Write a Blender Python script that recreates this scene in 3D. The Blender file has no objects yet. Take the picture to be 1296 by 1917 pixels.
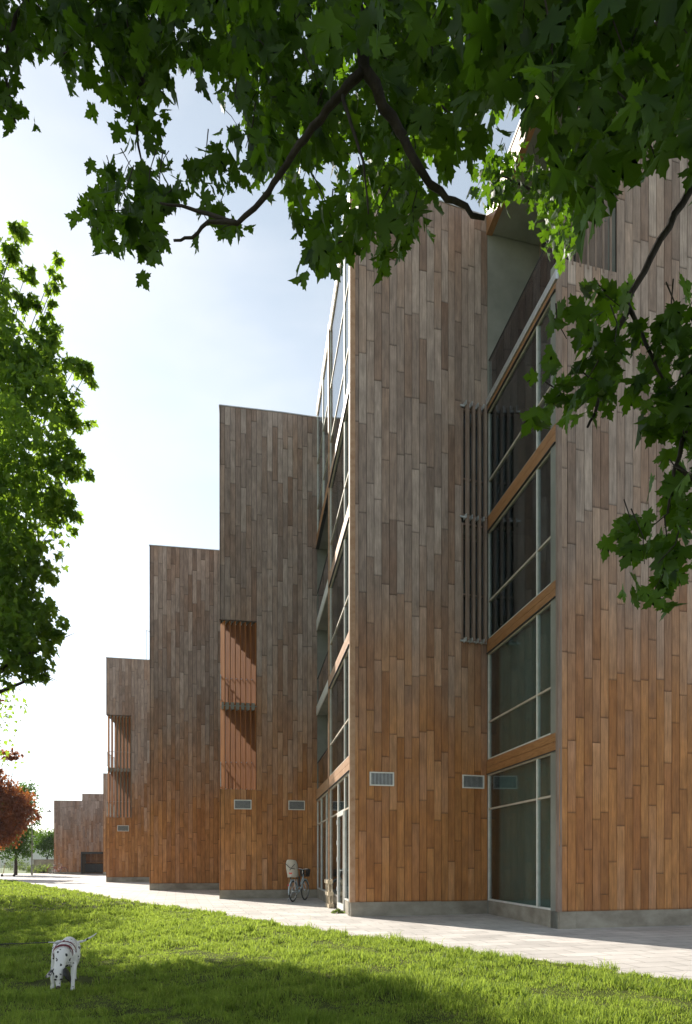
import bpy, bmesh, math, random
import numpy as np
from mathutils import Vector, Matrix
R = math.radians
random.seed(7); rng = np.random.default_rng(7)
S = bpy.context.scene
C = S.collection

# ------------------------------------------------------------------ camera
H0 = 1.33            # eye height
F = 1278.0           # focal length in photo pixels
cam = bpy.data.cameras.new('camera'); co = bpy.data.objects.new('camera', cam); C.objects.link(co)
co.location = (0, 0, H0); co.rotation_euler = (R(90), 0, 0)
cam.sensor_fit = 'VERTICAL'; cam.sensor_height = 36; cam.lens = 24; cam.shift_y = (1611 - 958.5) / 1917
cam.clip_start = .05; cam.clip_end = 3000
S.camera = co
# ------------------------------------------------------------------ world, sun, exposure
AZ = R(-40.5); EL = R(34)
SUN = Vector((math.sin(AZ) * math.cos(EL), math.cos(AZ) * math.cos(EL), math.sin(EL)))
W = bpy.data.worlds.new('World'); S.world = W; W.use_nodes = True
wt = W.node_tree; wn = wt.nodes; wl = wt.links
sky = wn.new('ShaderNodeTexSky'); sky.sky_type = 'NISHITA'; sky.sun_disc = False
sky.sun_elevation = EL; sky.sun_rotation = AZ; sky.air_density = 1.0; sky.dust_density = 0.25; sky.ozone_density = 1.0
bg = wn['Background']; bg.inputs[1].default_value = 0.11
# soft thin cloud
tc = wn.new('ShaderNodeTexCoord'); mp = wn.new('ShaderNodeMapping'); mp.inputs['Scale'].default_value = (1.0, 1.0, 3.2)
nz = wn.new('ShaderNodeTexNoise'); nz.inputs['Scale'].default_value = 1.7; nz.inputs['Detail'].default_value = 5; nz.inputs['Roughness'].default_value = .55
cr = wn.new('ShaderNodeValToRGB'); cr.color_ramp.elements[0].position = .50; cr.color_ramp.elements[1].position = .82
cr.color_ramp.elements[1].color = (.75, .75, .75, 1)
mx = wn.new('ShaderNodeMix'); mx.data_type = 'RGBA'
mx.inputs['B'].default_value = (5.6, 5.7, 5.8, 1)
wl.new(tc.outputs['Generated'], mp.inputs[0]); wl.new(mp.outputs[0], nz.inputs[0]); wl.new(nz.outputs[0], cr.inputs[0])
hs = wn.new('ShaderNodeHueSaturation'); hs.inputs['Saturation'].default_value = .50; hs.inputs['Hue'].default_value = .482; wl.new(sky.outputs[0], hs.inputs['Color'])
wl.new(cr.outputs[0], mx.inputs['Factor']); wl.new(hs.outputs[0], mx.inputs['A']); wl.new(mx.outputs['Result'], bg.inputs[0])
sl = bpy.data.lights.new('sun', 'SUN'); sl.energy = 5.0; sl.angle = R(.55); sl.color = (1, .93, .82)
so = bpy.data.objects.new('sun', sl); C.objects.link(so); so.rotation_euler = (-SUN).to_track_quat('-Z', 'Y').to_euler(); so.location = (-20, 25, 30)
S.view_settings.view_transform = 'Standard'; S.view_settings.look = 'None'
S.view_settings.exposure = 0.88; S.view_settings.gamma = 1
S.render.engine = 'CYCLES'
S.cycles.max_bounces = 10; S.cycles.transparent_max_bounces = 16; S.cycles.transmission_bounces = 6
S.cycles.use_denoising = True; S.cycles.sample_clamp_indirect = 6

# ------------------------------------------------------------------ helpers
def at(x, y, Y):            # a point of the photograph at distance Y
    return Vector(((x - 648) * Y / F, Y, H0 + (1611 - y) * Y / F))
def gr(x, g):               # a ground point
    s = (g - 1611) / H0
    return Vector(((x - 648) / s, F / s, 0))

def tag(o, label=None, cat=None, group=None, kind=None):
    for k, v in (('label', label), ('category', cat), ('group', group), ('kind', kind)):
        if v: o[k] = v
    return o
def thing(name, label, cat, loc=(0, 0, 0), rz=0, group=None):
    o = bpy.data.objects.new(name, None); C.objects.link(o); o.empty_display_size = .3
    o.location = loc; o.rotation_euler = (0, 0, rz)
    return tag(o, label, cat, group)

class MB:
    def __init__(s): s.v = []; s.f = []; s.m = []; s.t = []
    def add(s, vs, fs, m=0, ts=None):
        b = len(s.v); s.v += [tuple(v) for v in vs]; s.f += [tuple(i + b for i in f) for f in fs]; s.m += [m] * len(fs)
        s.t += list(ts) if ts is not None else [1.0] * len(vs)
    def box(s, c, size, m=0, rot=None):
        c = Vector(c); a = [x / 2 for x in size]
        vs = [Vector((i * a[0], j * a[1], k * a[2])) for k in (-1, 1) for j in (-1, 1) for i in (-1, 1)]
        if rot is not None: vs = [rot @ v for v in vs]
        s.add([c + v for v in vs], [(0, 2, 3, 1), (4, 5, 7, 6), (0, 1, 5, 4), (1, 3, 7, 5), (3, 2, 6, 7), (2, 0, 4, 6)], m)
    def plank(s, p, d, n, u0, u1, o0, o1, z0, z1, m=0, ts=None):
        """box along plan direction d from p: u along d, o along outward normal n, z up"""
        vs = []
        for z in (z0, z1):
            for o in (o1, o0):
                for u in (u0, u1):
                    vs.append((p[0] + d[0] * u + n[0] * o, p[1] + d[1] * u + n[1] * o, z))
        s.add(vs, [(1, 0, 2, 3), (4, 5, 7, 6), (0, 1, 5, 4), (1, 3, 7, 5), (3, 2, 6, 7), (2, 0, 4, 6)], m, ts)
    def prism(s, poly, z0, z1, m=0):
        n = len(poly)
        a = sum(poly[i][0] * poly[(i + 1) % n][1] - poly[(i + 1) % n][0] * poly[i][1] for i in range(n))
        if a < 0: poly = poly[::-1]
        vs = [(x[0], x[1], z0) for x in poly] + [(x[0], x[1], z1) for x in poly]
        fs = [tuple(range(n))[::-1], tuple(range(n, 2 * n))] + [(i, (i + 1) % n, n + (i + 1) % n, n + i) for i in range(n)]
        s.add(vs, fs, m)
    def tube(s, pts, r, n=8, m=0, cap=True):
        pts = [Vector(p) for p in pts]; N = len(pts)
        rs = r if isinstance(r, (list, tuple)) else [r] * N
        up = None; vs = []
        for i in range(N):
            d = (pts[min(i + 1, N - 1)] - pts[max(i - 1, 0)]).normalized()
            if up is None:
                up = Vector((0, 0, 1)) if abs(d.z) < .9 else Vector((1, 0, 0))
            a = d.cross(up).normalized(); b = a.cross(d).normalized(); up = b
            for k in range(n):
                t = 2 * math.pi * k / n
                vs.append(pts[i] + a * (math.cos(t) * rs[i]) + b * (math.sin(t) * rs[i]))
        fs = [(i * n + k, i * n + (k + 1) % n, (i + 1) * n + (k + 1) % n, (i + 1) * n + k) for i in range(N - 1) for k in range(n)]
        if cap: fs += [tuple(range(n))[::-1], tuple(range((N - 1) * n, N * n))]
        s.add(vs, fs, m)
    def ring(s, c, ax, r, rr, n=32, k=8, m=0, sq=1):
        c = Vector(c); q = Vector((0, 0, 1)).rotation_difference(Vector(ax)).to_matrix()
        vs = []
        for i in range(n):
            a = 2 * math.pi * i / n
            for j in range(k):
                b = 2 * math.pi * j / k
                vs.append(c + q @ Vector(((r + rr * math.cos(b)) * math.cos(a), (r + rr * math.cos(b)) * math.sin(a), rr * sq * math.sin(b))))
        s.add(vs, [(i * k + j, ((i + 1) % n) * k + j, ((i + 1) % n) * k + (j + 1) % k, i * k + (j + 1) % k) for i in range(n) for j in range(k)], m)
    def ball(s, c, r, n=12, k=8, m=0, rot=None):
        c = Vector(c); r = r if isinstance(r, (list, tuple)) else (r, r, r)
        vs = []; 
        for j in range(1, k):
            t = math.pi * j / k
            for i in range(n):
                a = 2 * math.pi * i / n
                v = Vector((r[0] * math.sin(t) * math.cos(a), r[1] * math.sin(t) * math.sin(a), r[2] * math.cos(t)))
                vs.append(c + (rot @ v if rot is not None else v))
        top = Vector((0, 0, r[2])); bot = -top
        if rot is not None: top = rot @ top; bot = rot @ bot
        vs += [c + top, c + bot]; T = (k - 1) * n
        fs = [(j * n + i, (j + 1) * n + i, (j + 1) * n + (i + 1) % n, j * n + (i + 1) % n) for j in range(k - 2) for i in range(n)]
        fs += [(T, i, (i + 1) % n) for i in range(n)] + [(T + 1, (k - 2) * n + (i + 1) % n, (k - 2) * n + i) for i in range(n)]
        s.add(vs, fs, m)
    def build(s, name, mats, parent=None, smooth=False):
        me = bpy.data.meshes.new(name); me.from_pydata(s.v, [], s.f)
        for m in (mats if isinstance(mats, (list, tuple)) else [mats]): me.materials.append(m)
        me.polygons.foreach_set('material_index', s.m)
        at_ = me.attributes.new('bt', 'FLOAT', 'POINT'); at_.data.foreach_set('value', s.t)
        if smooth: me.polygons.foreach_set('use_smooth', [True] * len(me.polygons))
        me.update()
        o = bpy.data.objects.new(name, me); C.objects.link(o)
        if parent is not None: o.parent = parent
        return o

def npmesh(name, V, faces_idx, nper, mat, parent=None, smooth=False):
    """V (n,3); faces_idx (m,nper) int"""
    me = bpy.data.meshes.new(name); nf = len(faces_idx)
    me.vertices.add(len(V)); me.vertices.foreach_set('co', V.astype(np.float32).ravel())
    me.loops.add(nf * nper); me.loops.foreach_set('vertex_index', faces_idx.astype(np.int32).ravel())
    me.polygons.add(nf); me.polygons.foreach_set('loop_start', np.arange(0, nf * nper, nper, dtype=np.int32))
    me.update(calc_edges=True); me.materials.append(mat)
    if smooth: me.polygons.foreach_set('use_smooth', np.ones(nf, dtype=bool))
    o = bpy.data.objects.new(name, me); C.objects.link(o)
    if parent is not None: o.parent = parent
    return o

# ------------------------------------------------------------------ materials
def mat(name, col=(.5, .5, .5), rough=.6, metal=0, spec=.5):
    m = bpy.data.materials.new(name); m.use_nodes = True
    b = m.node_tree.nodes['Principled BSDF']
    b.inputs['Base Color'].default_value = (*col, 1); b.inputs['Roughness'].default_value = rough
    b.inputs['Metallic'].default_value = metal; b.inputs['Specular IOR Level'].default_value = spec
    return m
def nd(m, t, **kw):
    n = m.node_tree.nodes.new(t)
    for k, v in kw.items():
        if k in ('data_type', 'operation', 'blend_type', 'feature', 'attribute_name', 'noise_dimensions', 'interpolation_type'): setattr(n, k, v)
        else: n.inputs[k.replace('_', ' ')].default_value = v
    return n
def lk(m, a, b): m.node_tree.links.new(a, b)
def noisy(name, c1, c2, scale=5, rough=.7, bump=.0, detail=6, stretch=(1, 1, 1), coord='Object', spec=.4, lo=.35, hi=.65, bscale=None, metal=0):
    m = mat(name, c1, rough, metal, spec); b = m.node_tree.nodes['Principled BSDF']
    t = nd(m, 'ShaderNodeTexCoord'); p = nd(m, 'ShaderNodeMapping'); p.inputs['Scale'].default_value = stretch
    n = nd(m, 'ShaderNodeTexNoise', Scale=scale, Detail=detail, Roughness=.6)
    r = nd(m, 'ShaderNodeValToRGB'); r.color_ramp.elements[0].position = lo; r.color_ramp.elements[1].position = hi
    r.color_ramp.elements[0].color = (*c1, 1); r.color_ramp.elements[1].color = (*c2, 1)
    lk(m, t.outputs[coord], p.inputs[0]); lk(m, p.outputs[0], n.inputs[0]); lk(m, n.outputs[0], r.inputs[0]); lk(m, r.outputs[0], b.inputs['Base Color'])
    if bump:
        n2 = nd(m, 'ShaderNodeTexNoise', Scale=bscale or scale * 4, Detail=5)
        lk(m, p.outputs[0], n2.inputs[0])
        bu = nd(m, 'ShaderNodeBump', Strength=bump, Distance=.02); lk(m, n2.outputs[0], bu.inputs['Height']); lk(m, bu.outputs[0], b.inputs['Normal'])
    return m

def wood_boards(name, zlo=2.0, zhi=9.5, warm=(.350, .136, .040), warm2=(.50, .225, .076), grey=(.25, .178, .145), grey2=(.43, .335, .288)):
    """cedar boards: every board its own tone, weathered grey towards the top of the wall"""
    m = mat(name, warm, .62, 0, .3); b = m.node_tree.nodes['Principled BSDF']
    g = nd(m, 'ShaderNodeNewGeometry'); t = nd(m, 'ShaderNodeTexCoord')
    sx = nd(m, 'ShaderNodeSeparateXYZ'); lk(m, g.outputs['Position'], sx.inputs[0])
    rnd = g.outputs['Random Per Island']
    r2 = nd(m, 'ShaderNodeMath', operation='MULTIPLY'); lk(m, rnd, r2.inputs[0]); r2.inputs[1].default_value = 91.7
    fr = nd(m, 'ShaderNodeMath', operation='FRACT'); lk(m, r2.outputs[0], fr.inputs[0])
    mw = nd(m, 'ShaderNodeMix', data_type='RGBA'); mw.inputs['A'].default_value = (*warm, 1); mw.inputs['B'].default_value = (*warm2, 1); lk(m, rnd, mw.inputs['Factor'])
    mg = nd(m, 'ShaderNodeMix', data_type='RGBA'); mg.inputs['A'].default_value = (*grey, 1); mg.inputs['B'].default_value = (*grey2, 1); lk(m, rnd, mg.inputs['Factor'])
    # weathering factor
    zf = nd(m, 'ShaderNodeMapRange', interpolation_type='SMOOTHSTEP'); zf.inputs['From Min'].default_value = zlo; zf.inputs['From Max'].default_value = zhi
    lk(m, sx.outputs['Z'], zf.inputs['Value'])
    bn = nd(m, 'ShaderNodeTexNoise', Scale=.55, Detail=3); lk(m, g.outputs['Position'], bn.inputs[0])
    a1 = nd(m, 'ShaderNodeMath', operation='MULTIPLY_ADD'); lk(m, fr.outputs[0], a1.inputs[0]); a1.inputs[1].default_value = .4; a1.inputs[2].default_value = -.2
    a2 = nd(m, 'ShaderNodeMath', operation='MULTIPLY_ADD'); lk(m, bn.outputs[0], a2.inputs[0]); a2.inputs[1].default_value = .7; a2.inputs[2].default_value = -.35
    a3 = nd(m, 'ShaderNodeMath', operation='ADD'); lk(m, a1.outputs[0], a3.inputs[0]); lk(m, a2.outputs[0], a3.inputs[1])
    a4 = nd(m, 'ShaderNodeMath', operation='ADD'); a4.use_clamp = True; lk(m, a3.outputs[0], a4.inputs[0]); lk(m, zf.outputs[0], a4.inputs[1])
    mm = nd(m, 'ShaderNodeMix', data_type='RGBA'); lk(m, a4.outputs[0], mm.inputs['Factor']); lk(m, mw.outputs['Result'], mm.inputs['A']); lk(m, mg.outputs['Result'], mm.inputs['B'])
    # grain, offset per board
    cx = nd(m, 'ShaderNodeCombineXYZ'); lk(m, r2.outputs[0], cx.inputs[2])
    va = nd(m, 'ShaderNodeVectorMath', operation='ADD'); lk(m, g.outputs['Position'], va.inputs[0]); lk(m, cx.outputs[0], va.inputs[1])
    mp = nd(m, 'ShaderNodeMapping'); mp.inputs['Scale'].default_value = (22, 22, .9); lk(m, va.outputs[0], mp.inputs[0])
    gn = nd(m, 'ShaderNodeTexNoise', Scale=2.2, Detail=6, Roughness=.62); lk(m, mp.outputs[0], gn.inputs[0])
    mp2 = nd(m, 'ShaderNodeMapping'); mp2.inputs['Scale'].default_value = (3.5, 3.5, 1.3); lk(m, va.outputs[0], mp2.inputs[0])
    gn2 = nd(m, 'ShaderNodeTexNoise', Scale=1.6, Detail=5, Roughness=.6); lk(m, mp2.outputs[0], gn2.inputs[0])
    gm = nd(m, 'ShaderNodeMapRange'); gm.inputs['From Min'].default_value = .3; gm.inputs['From Max'].default_value = .7; gm.inputs['To Min'].default_value = .70; gm.inputs['To Max'].default_value = 1.26
    lk(m, gn.outputs[0], gm.inputs['Value'])
    gm2 = nd(m, 'ShaderNodeMapRange'); gm2.inputs['From Min'].default_value = .3; gm2.inputs['From Max'].default_value = .7; gm2.inputs['To Min'].default_value = .72; gm2.inputs['To Max'].default_value = 1.2
    lk(m, gn2.outputs[0], gm2.inputs['Value'])
    # dark water stain just above the lower end of each board
    at_ = nd(m, 'ShaderNodeAttribute', attribute_name='bt')
    st = nd(m, 'ShaderNodeMapRange', interpolation_type='SMOOTHSTEP'); st.inputs['From Min'].default_value = .0; st.inputs['From Max'].default_value = .05; st.inputs['To Min'].default_value = .62; st.inputs['To Max'].default_value = 1
    lk(m, at_.outputs['Fac'], st.inputs['Value'])
    v1 = nd(m, 'ShaderNodeMath', operation='MULTIPLY'); lk(m, gm.outputs[0], v1.inputs[0]); lk(m, gm2.outputs[0], v1.inputs[1])
    v2 = nd(m, 'ShaderNodeMath', operation='MULTIPLY'); lk(m, v1.outputs[0], v2.inputs[0]); lk(m, st.outputs[0], v2.inputs[1])
    # a few boards much darker or lighter
    ex = nd(m, 'ShaderNodeMapRange'); ex.inputs['To Min'].default_value = .88; ex.inputs['To Max'].default_value = 1.08; lk(m, fr.outputs[0], ex.inputs['Value'])
    v3 = nd(m, 'ShaderNodeMath', operation='MULTIPLY'); lk(m, v2.outputs[0], v3.inputs[0]); lk(m, ex.outputs[0], v3.inputs[1])
    vm = nd(m, 'ShaderNodeVectorMath', operation='SCALE'); lk(m, mm.outputs['Result'], vm.inputs[0]); lk(m, v3.outputs[0], vm.inputs['Scale'])
    lk(m, vm.outputs[0], b.inputs['Base Color'])
    bu = nd(m, 'ShaderNodeBump', Strength=.35, Distance=.004); lk(m, gn.outputs[0], bu.inputs['Height']); lk(m, bu.outputs[0], b.inputs['Normal'])
    return m

def leafmat(name, c1, c2, trans, rough=.45, spec=.35, tr=.45):
    m = bpy.data.materials.new(name); m.use_nodes = True; nt = m.node_tree
    b = nt.nodes['Principled BSDF']; out = nt.nodes['Material Output']
    g = nd(m, 'ShaderNodeNewGeometry')
    mx = nd(m, 'ShaderNodeMix', data_type='RGBA'); mx.inputs['A'].default_value = (*c1, 1); mx.inputs['B'].default_value = (*c2, 1)
    lk(m, g.outputs['Random Per Island'], mx.inputs['Factor']); lk(m, mx.outputs['Result'], b.inputs['Base Color'])
    nn_ = nd(m, 'ShaderNodeTexNoise', Scale=26, Detail=3); lk(m, g.outputs['Position'], nn_.inputs[0])
    nm_ = nd(m, 'ShaderNodeMapRange'); nm_.inputs['From Min'].default_value = .3; nm_.inputs['From Max'].default_value = .7; nm_.inputs['To Min'].default_value = .7; nm_.inputs['To Max'].default_value = 1.25; lk(m, nn_.outputs[0], nm_.inputs['Value'])
    ns_ = nd(m, 'ShaderNodeVectorMath', operation='SCALE'); lk(m, mx.outputs['Result'], ns_.inputs[0]); lk(m, nm_.outputs[0], ns_.inputs['Scale']); lk(m, ns_.outputs[0], b.inputs['Base Color'])
    b.inputs['Roughness'].default_value = rough; b.inputs['Specular IOR Level'].default_value = spec
    tl = nd(m, 'ShaderNodeBsdfTranslucent'); sc = nd(m, 'ShaderNodeMix', data_type='RGBA', blend_type='MULTIPLY'); sc.inputs['Factor'].default_value = .55
    sc.inputs['A'].default_value = (*trans, 1); lk(m, mx.outputs['Result'], sc.inputs['B'])
    sc2 = nd(m, 'ShaderNodeMix', data_type='RGBA'); sc2.inputs['A'].default_value = (*[t * .75 for t in trans], 1); sc2.inputs['B'].default_value = (*trans, 1)
    lk(m, g.outputs['Random Per Island'], sc2.inputs['Factor']); lk(m, sc2.outputs['Result'], tl.inputs[0])
    ms = nd(m, 'ShaderNodeMixShader'); ms.inputs[0].default_value = tr
    lk(m, b.outputs[0], ms.inputs[1]); lk(m, tl.outputs[0], ms.inputs[2]); lk(m, ms.outputs[0], out.inputs['Surface'])
    return m

M = {}
M['wood'] = wood_boards('cedar boards')
M['woodfar'] = wood_boards('cedar boards of the low block', -3.0, 7.0)
M['back'] = mat('dark gap behind boards', (.012, .009, .007), .9)
M['pale'] = noisy('pale weathered timber', (.42, .35, .28), (.55, .48, .40), 4, .6, 0)
M['rod'] = noisy('greyed timber', (.20, .135, .105), (.30, .22, .18), 3, .6, .1, stretch=(4, 4, .6))
M['trim'] = noisy('wood trim', (.36, .19, .10), (.47, .29, .18), 3, .5, .1, stretch=(2, 2, 2))
M['trimr'] = noisy('red brown timber', (.27, .118, .04), (.42, .205, .08), 2, .45, .1, stretch=(6, 2, 20))
M['fin'] = noisy('oiled timber fins', (.23, .080, .022), (.36, .140, .042), 2, .85, .1, stretch=(5, 5, .6), spec=.08)
M['conc'] = noisy('weathered concrete', (.22, .19, .15), (.37, .335, .275), 1.6, .85, .25, stretch=(1, 1, 1.6), bscale=14)  # brownish cast also carries the warm bounce light on the plinths
M['conc2'] = noisy('smooth concrete wall', (.20, .20, .175), (.29, .285, .25), .9, .8, .1, stretch=(1, 1, 1), bscale=12)
M['white'] = noisy('painted frame', (.62, .60, .56), (.74, .72, .68), 6, .4, 0)
M['alu'] = noisy('aluminium', (.46, .47, .47), (.60, .61, .62), 9, .38, 0, metal=.5)
M['dark'] = mat('dark interior', (.045, .042, .04), .8)
M['room'] = mat('room surface', (.20, .18, .16), .8)
M['black'] = mat('black steel', (.018, .018, .02), .45)
M['roof'] = mat('roof felt', (.10, .10, .10), .9)
M['curt'] = noisy('green curtain', (.42, .60, .54), (.62, .78, .72), 2, .9, 0, stretch=(4, 4, .15))
def glassmat(name, tint, rfac):
    m = bpy.data.materials.new(name); m.use_nodes = True; nt = m.node_tree; nt.nodes.remove(nt.nodes['Principled BSDF'])
    tr = nd(m, 'ShaderNodeBsdfTransparent'); tr.inputs[0].default_value = (*tint, 1)
    gl = nd(m, 'ShaderNodeBsdfGlossy', Roughness=.01); gl.inputs[0].default_value = (.93, .96, 1, 1)
    fr = nd(m, 'ShaderNodeFresnel', IOR=1.5); mu = nd(m, 'ShaderNodeMath', operation='MULTIPLY'); mu.use_clamp = True; mu.inputs[1].default_value = rfac
    ms = nd(m, 'ShaderNodeMixShader')
    n = nd(m, 'ShaderNodeTexNoise', Scale=.8, Detail=1); bu = nd(m, 'ShaderNodeBump', Strength=.06, Distance=.05); t = nd(m, 'ShaderNodeTexCoord')
    lk(m, t.outputs['Object'], n.inputs[0]); lk(m, n.outputs[0], bu.inputs['Height']); lk(m, bu.outputs[0], gl.inputs['Normal'])
    lk(m, fr.outputs[0], mu.inputs[0]); lk(m, mu.outputs[0], ms.inputs[0]); lk(m, tr.outputs[0], ms.inputs[1]); lk(m, gl.outputs[0], ms.inputs[2])
    lk(m, ms.outputs[0], nt.nodes['Material Output'].inputs['Surface']); return m
M['glass'] = glassmat('window glass', (.86, .93, .91), .9)
M['bglass'] = glassmat('balustrade glass', (.80, .88, .86), 1.2)
M['leaf'] = leafmat('maple leaf', (.006, .022, .003), (.026, .052, .007), (.17, .35, .010), .5, .2, .36)  # leaf colour darkened to include the shade of the canopy above
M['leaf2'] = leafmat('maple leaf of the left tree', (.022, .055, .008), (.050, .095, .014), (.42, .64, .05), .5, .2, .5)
M['copper'] = leafmat('copper leaf', (.014, .007, .007), (.05, .016, .012), (.75, .24, .05), .5, .3, .34)
M['bush'] = leafmat('shrub leaf', (.05, .10, .025), (.10, .16, .05), (.35, .45, .10), .6, .2, .4)
M['bark'] = noisy('bark', (.018, .013, .010), (.045, .034, .027), 14, .9, .6, stretch=(1, 1, .35))
M['grass'] = leafmat('grass blade', (.070, .150, .022), (.20, .25, .05), (.52, .68, .09), .55, .2, .45)

m = M['grass']; g_ = nd(m, 'ShaderNodeNewGeometry'); n_ = nd(m, 'ShaderNodeTexNoise', Scale=.9, Detail=4, Roughness=.6); lk(m, g_.outputs['Position'], n_.inputs[0])
mr_ = nd(m, 'ShaderNodeMapRange'); mr_.inputs['From Min'].default_value = .35; mr_.inputs['From Max'].default_value = .65; mr_.inputs['To Min'].default_value = 0; mr_.inputs['To Max'].default_value = 1; lk(m, n_.outputs[0], mr_.inputs['Value'])
mc_ = nd(m, 'ShaderNodeMix', data_type='RGBA', blend_type='MULTIPLY'); mc_.inputs['Factor'].default_value = 1
mp2_ = nd(m, 'ShaderNodeMix', data_type='RGBA'); mp2_.inputs['A'].default_value = (.6, .75, .6, 1); mp2_.inputs['B'].default_value = (1.15, 1.05, .95, 1); lk(m, mr_.outputs[0], mp2_.inputs['Factor'])
for lnk in list(m.node_tree.links):
    if lnk.to_node.type == 'BSDF_PRINCIPLED' and lnk.to_socket.name == 'Base Color':
        rp_ = nd(m, 'ShaderNodeValToRGB'); e_ = rp_.color_ramp.elements; e_[0].color = (.032, .088, .010, 1); e_[1].color = (.34, .30, .10, 1); e_[1].position = .99
        e2 = rp_.color_ramp.elements.new(.86); e2.color = (.15, .215, .035, 1); lk(m, g_.outputs['Random Per Island'], rp_.inputs[0])
        src = rp_.outputs[0]; lk(m, src, mc_.inputs['A']); lk(m, mp2_.outputs['Result'], mc_.inputs['B']); lk(m, mc_.outputs['Result'], lnk.to_socket); break
# ------------------------------------------------------------------ plan of the building
V2 = lambda x, y: Vector((x, y))
R0 = V2(4.13, 13.23); R1 = V2(7.12, 14.04); R2 = R1 + (R1 - R0) * 1.1
M0 = V2(.12, 16.18); Mf = V2(2.33, 16.65); M1 = V2(3.535, 17.05)
T2l = V2(-4.384, 23.64); T2f = V2(-2.222, 24.03); T2r = V2(-1.027, 24.3)
T3l = V2(-8.81, 30.6); T3r = V2(-5.47, 31.18)
T4l = V2(-14.76, 42.0); T4r = V2(-10.56, 42.9)
T5l = V2(-21.6, 60.7); T5r = V2(-17.5, 61.6)
T6l = V2(-29.1, 68.0); T6m = V2(-26.42, 68.3); T6r = V2(-22.6, 68.8)
LV = [(.34, 3.48), (3.83, 6.48), (6.81, 9.50), (9.86, 12.48)]   # glass of each storey
SP = [(3.48, 3.83), (6.48, 6.81), (9.50, 9.86), (12.48, 12.79)]
TR = [2.61, 4.77, 7.77, 10.76]

def dn(p, q):
    d = (q - p); L = d.length; d = d / L
    return d, V2(d.y, -d.x), L

BW = .187
def clad(mb, p, q, z0, z1, openings=(), w=BW, seed=0, gap=.011, lmin=1.35, lmax=2.15):
    rd = random.Random(seed); d, n, L = dn(p, q); N = max(1, round(L / w)); w = L / N
    k = rd.randint(0, 5)
    for i in range(N):
        u0, u1 = i * w, (i + 1) * w; uc = (u0 + u1) / 2
        cuts = [(z0, z1)]
        for (a, b, c, e) in openings:
            if a <= uc <= b:
                new = []
                for (s0, s1) in cuts:
                    if e <= s0 or c >= s1: new.append((s0, s1)); continue
                    if c > s0: new.append((s0, c))
                    if e < s1: new.append((e, s1))
                cuts = new
        off = (k * .77 + i * .62 + rd.uniform(-.12, .12)) % 2.0
        for (s0, s1) in cuts:
            mb.plank(p, d, n, u0, u1, -.05, -.032, s0, s1, 1)
            z = s0; nxt = s0 + .25 + off if s0 == z0 else s0 + rd.uniform(.7, 2)
            while z < s1 - .01:
                e = min(nxt, s1)
                if s1 - e < .35: e = s1
                o = rd.uniform(-.0035, .0015)
                mb.plank(p, d, n, u0 + gap / 2, u1 - gap / 2, -.031, o, z + .003, e - .003, 0, [0, 0, 0, 0, e - z, e - z, e - z, e - z])
                z = e; nxt = z + rd.uniform(lmin, lmax)
def wallpanel(mb, p, q, z0, z1, o0, o1, m=0, u0=0, u1=None):
    d, n, L = dn(p, q); mb.plank(p, d, n, u0, L if u1 is None else u1, o0, o1, z0, z1, m)

def plinth(parent, p_list, h=.34, th=.4, out=.0):
    mb = MB()
    for p, q in zip(p_list[:-1], p_list[1:]):
        wallpanel(mb, p, q, -.3, h - .002 * (len(mb.v) // 8), -th, -.012 - .002 * (len(mb.v) // 8))
    return mb.build('plinth', M['conc'], parent)

def vent(parent, p, q, u, z, w=.6, h=.33):
    d, n, L = dn(p, q); mb = MB(); b = .028
    for (a0, a1, c0, c1) in ((-w/2, w/2, -h/2, -h/2+b), (-w/2, w/2, h/2-b, h/2), (-w/2, -w/2+b, -h/2+b, h/2-b), (w/2-b, w/2, -h/2+b, h/2-b)):
        mb.plank(p, d, n, u + a0, u + a1, .0, .035, z + c0, z + c1)
    o = mb.build('vent', M['white'], parent)
    g = MB(); g.plank(p, d, n, u - w/2 + b, u + w/2 - b, .001, .008, z - h/2 + b, z + h/2 - b, 1)
    x = -w/2 + b + .012
    while x < w/2 - b - .01:
        g.plank(p, d, n, u + x, u + x + .008, .009, .026, z - h/2 + b + .001, z + h/2 - b - .001, 0); x += .034
    g.build('grille', [M['alu'], M['black']], o)

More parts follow.
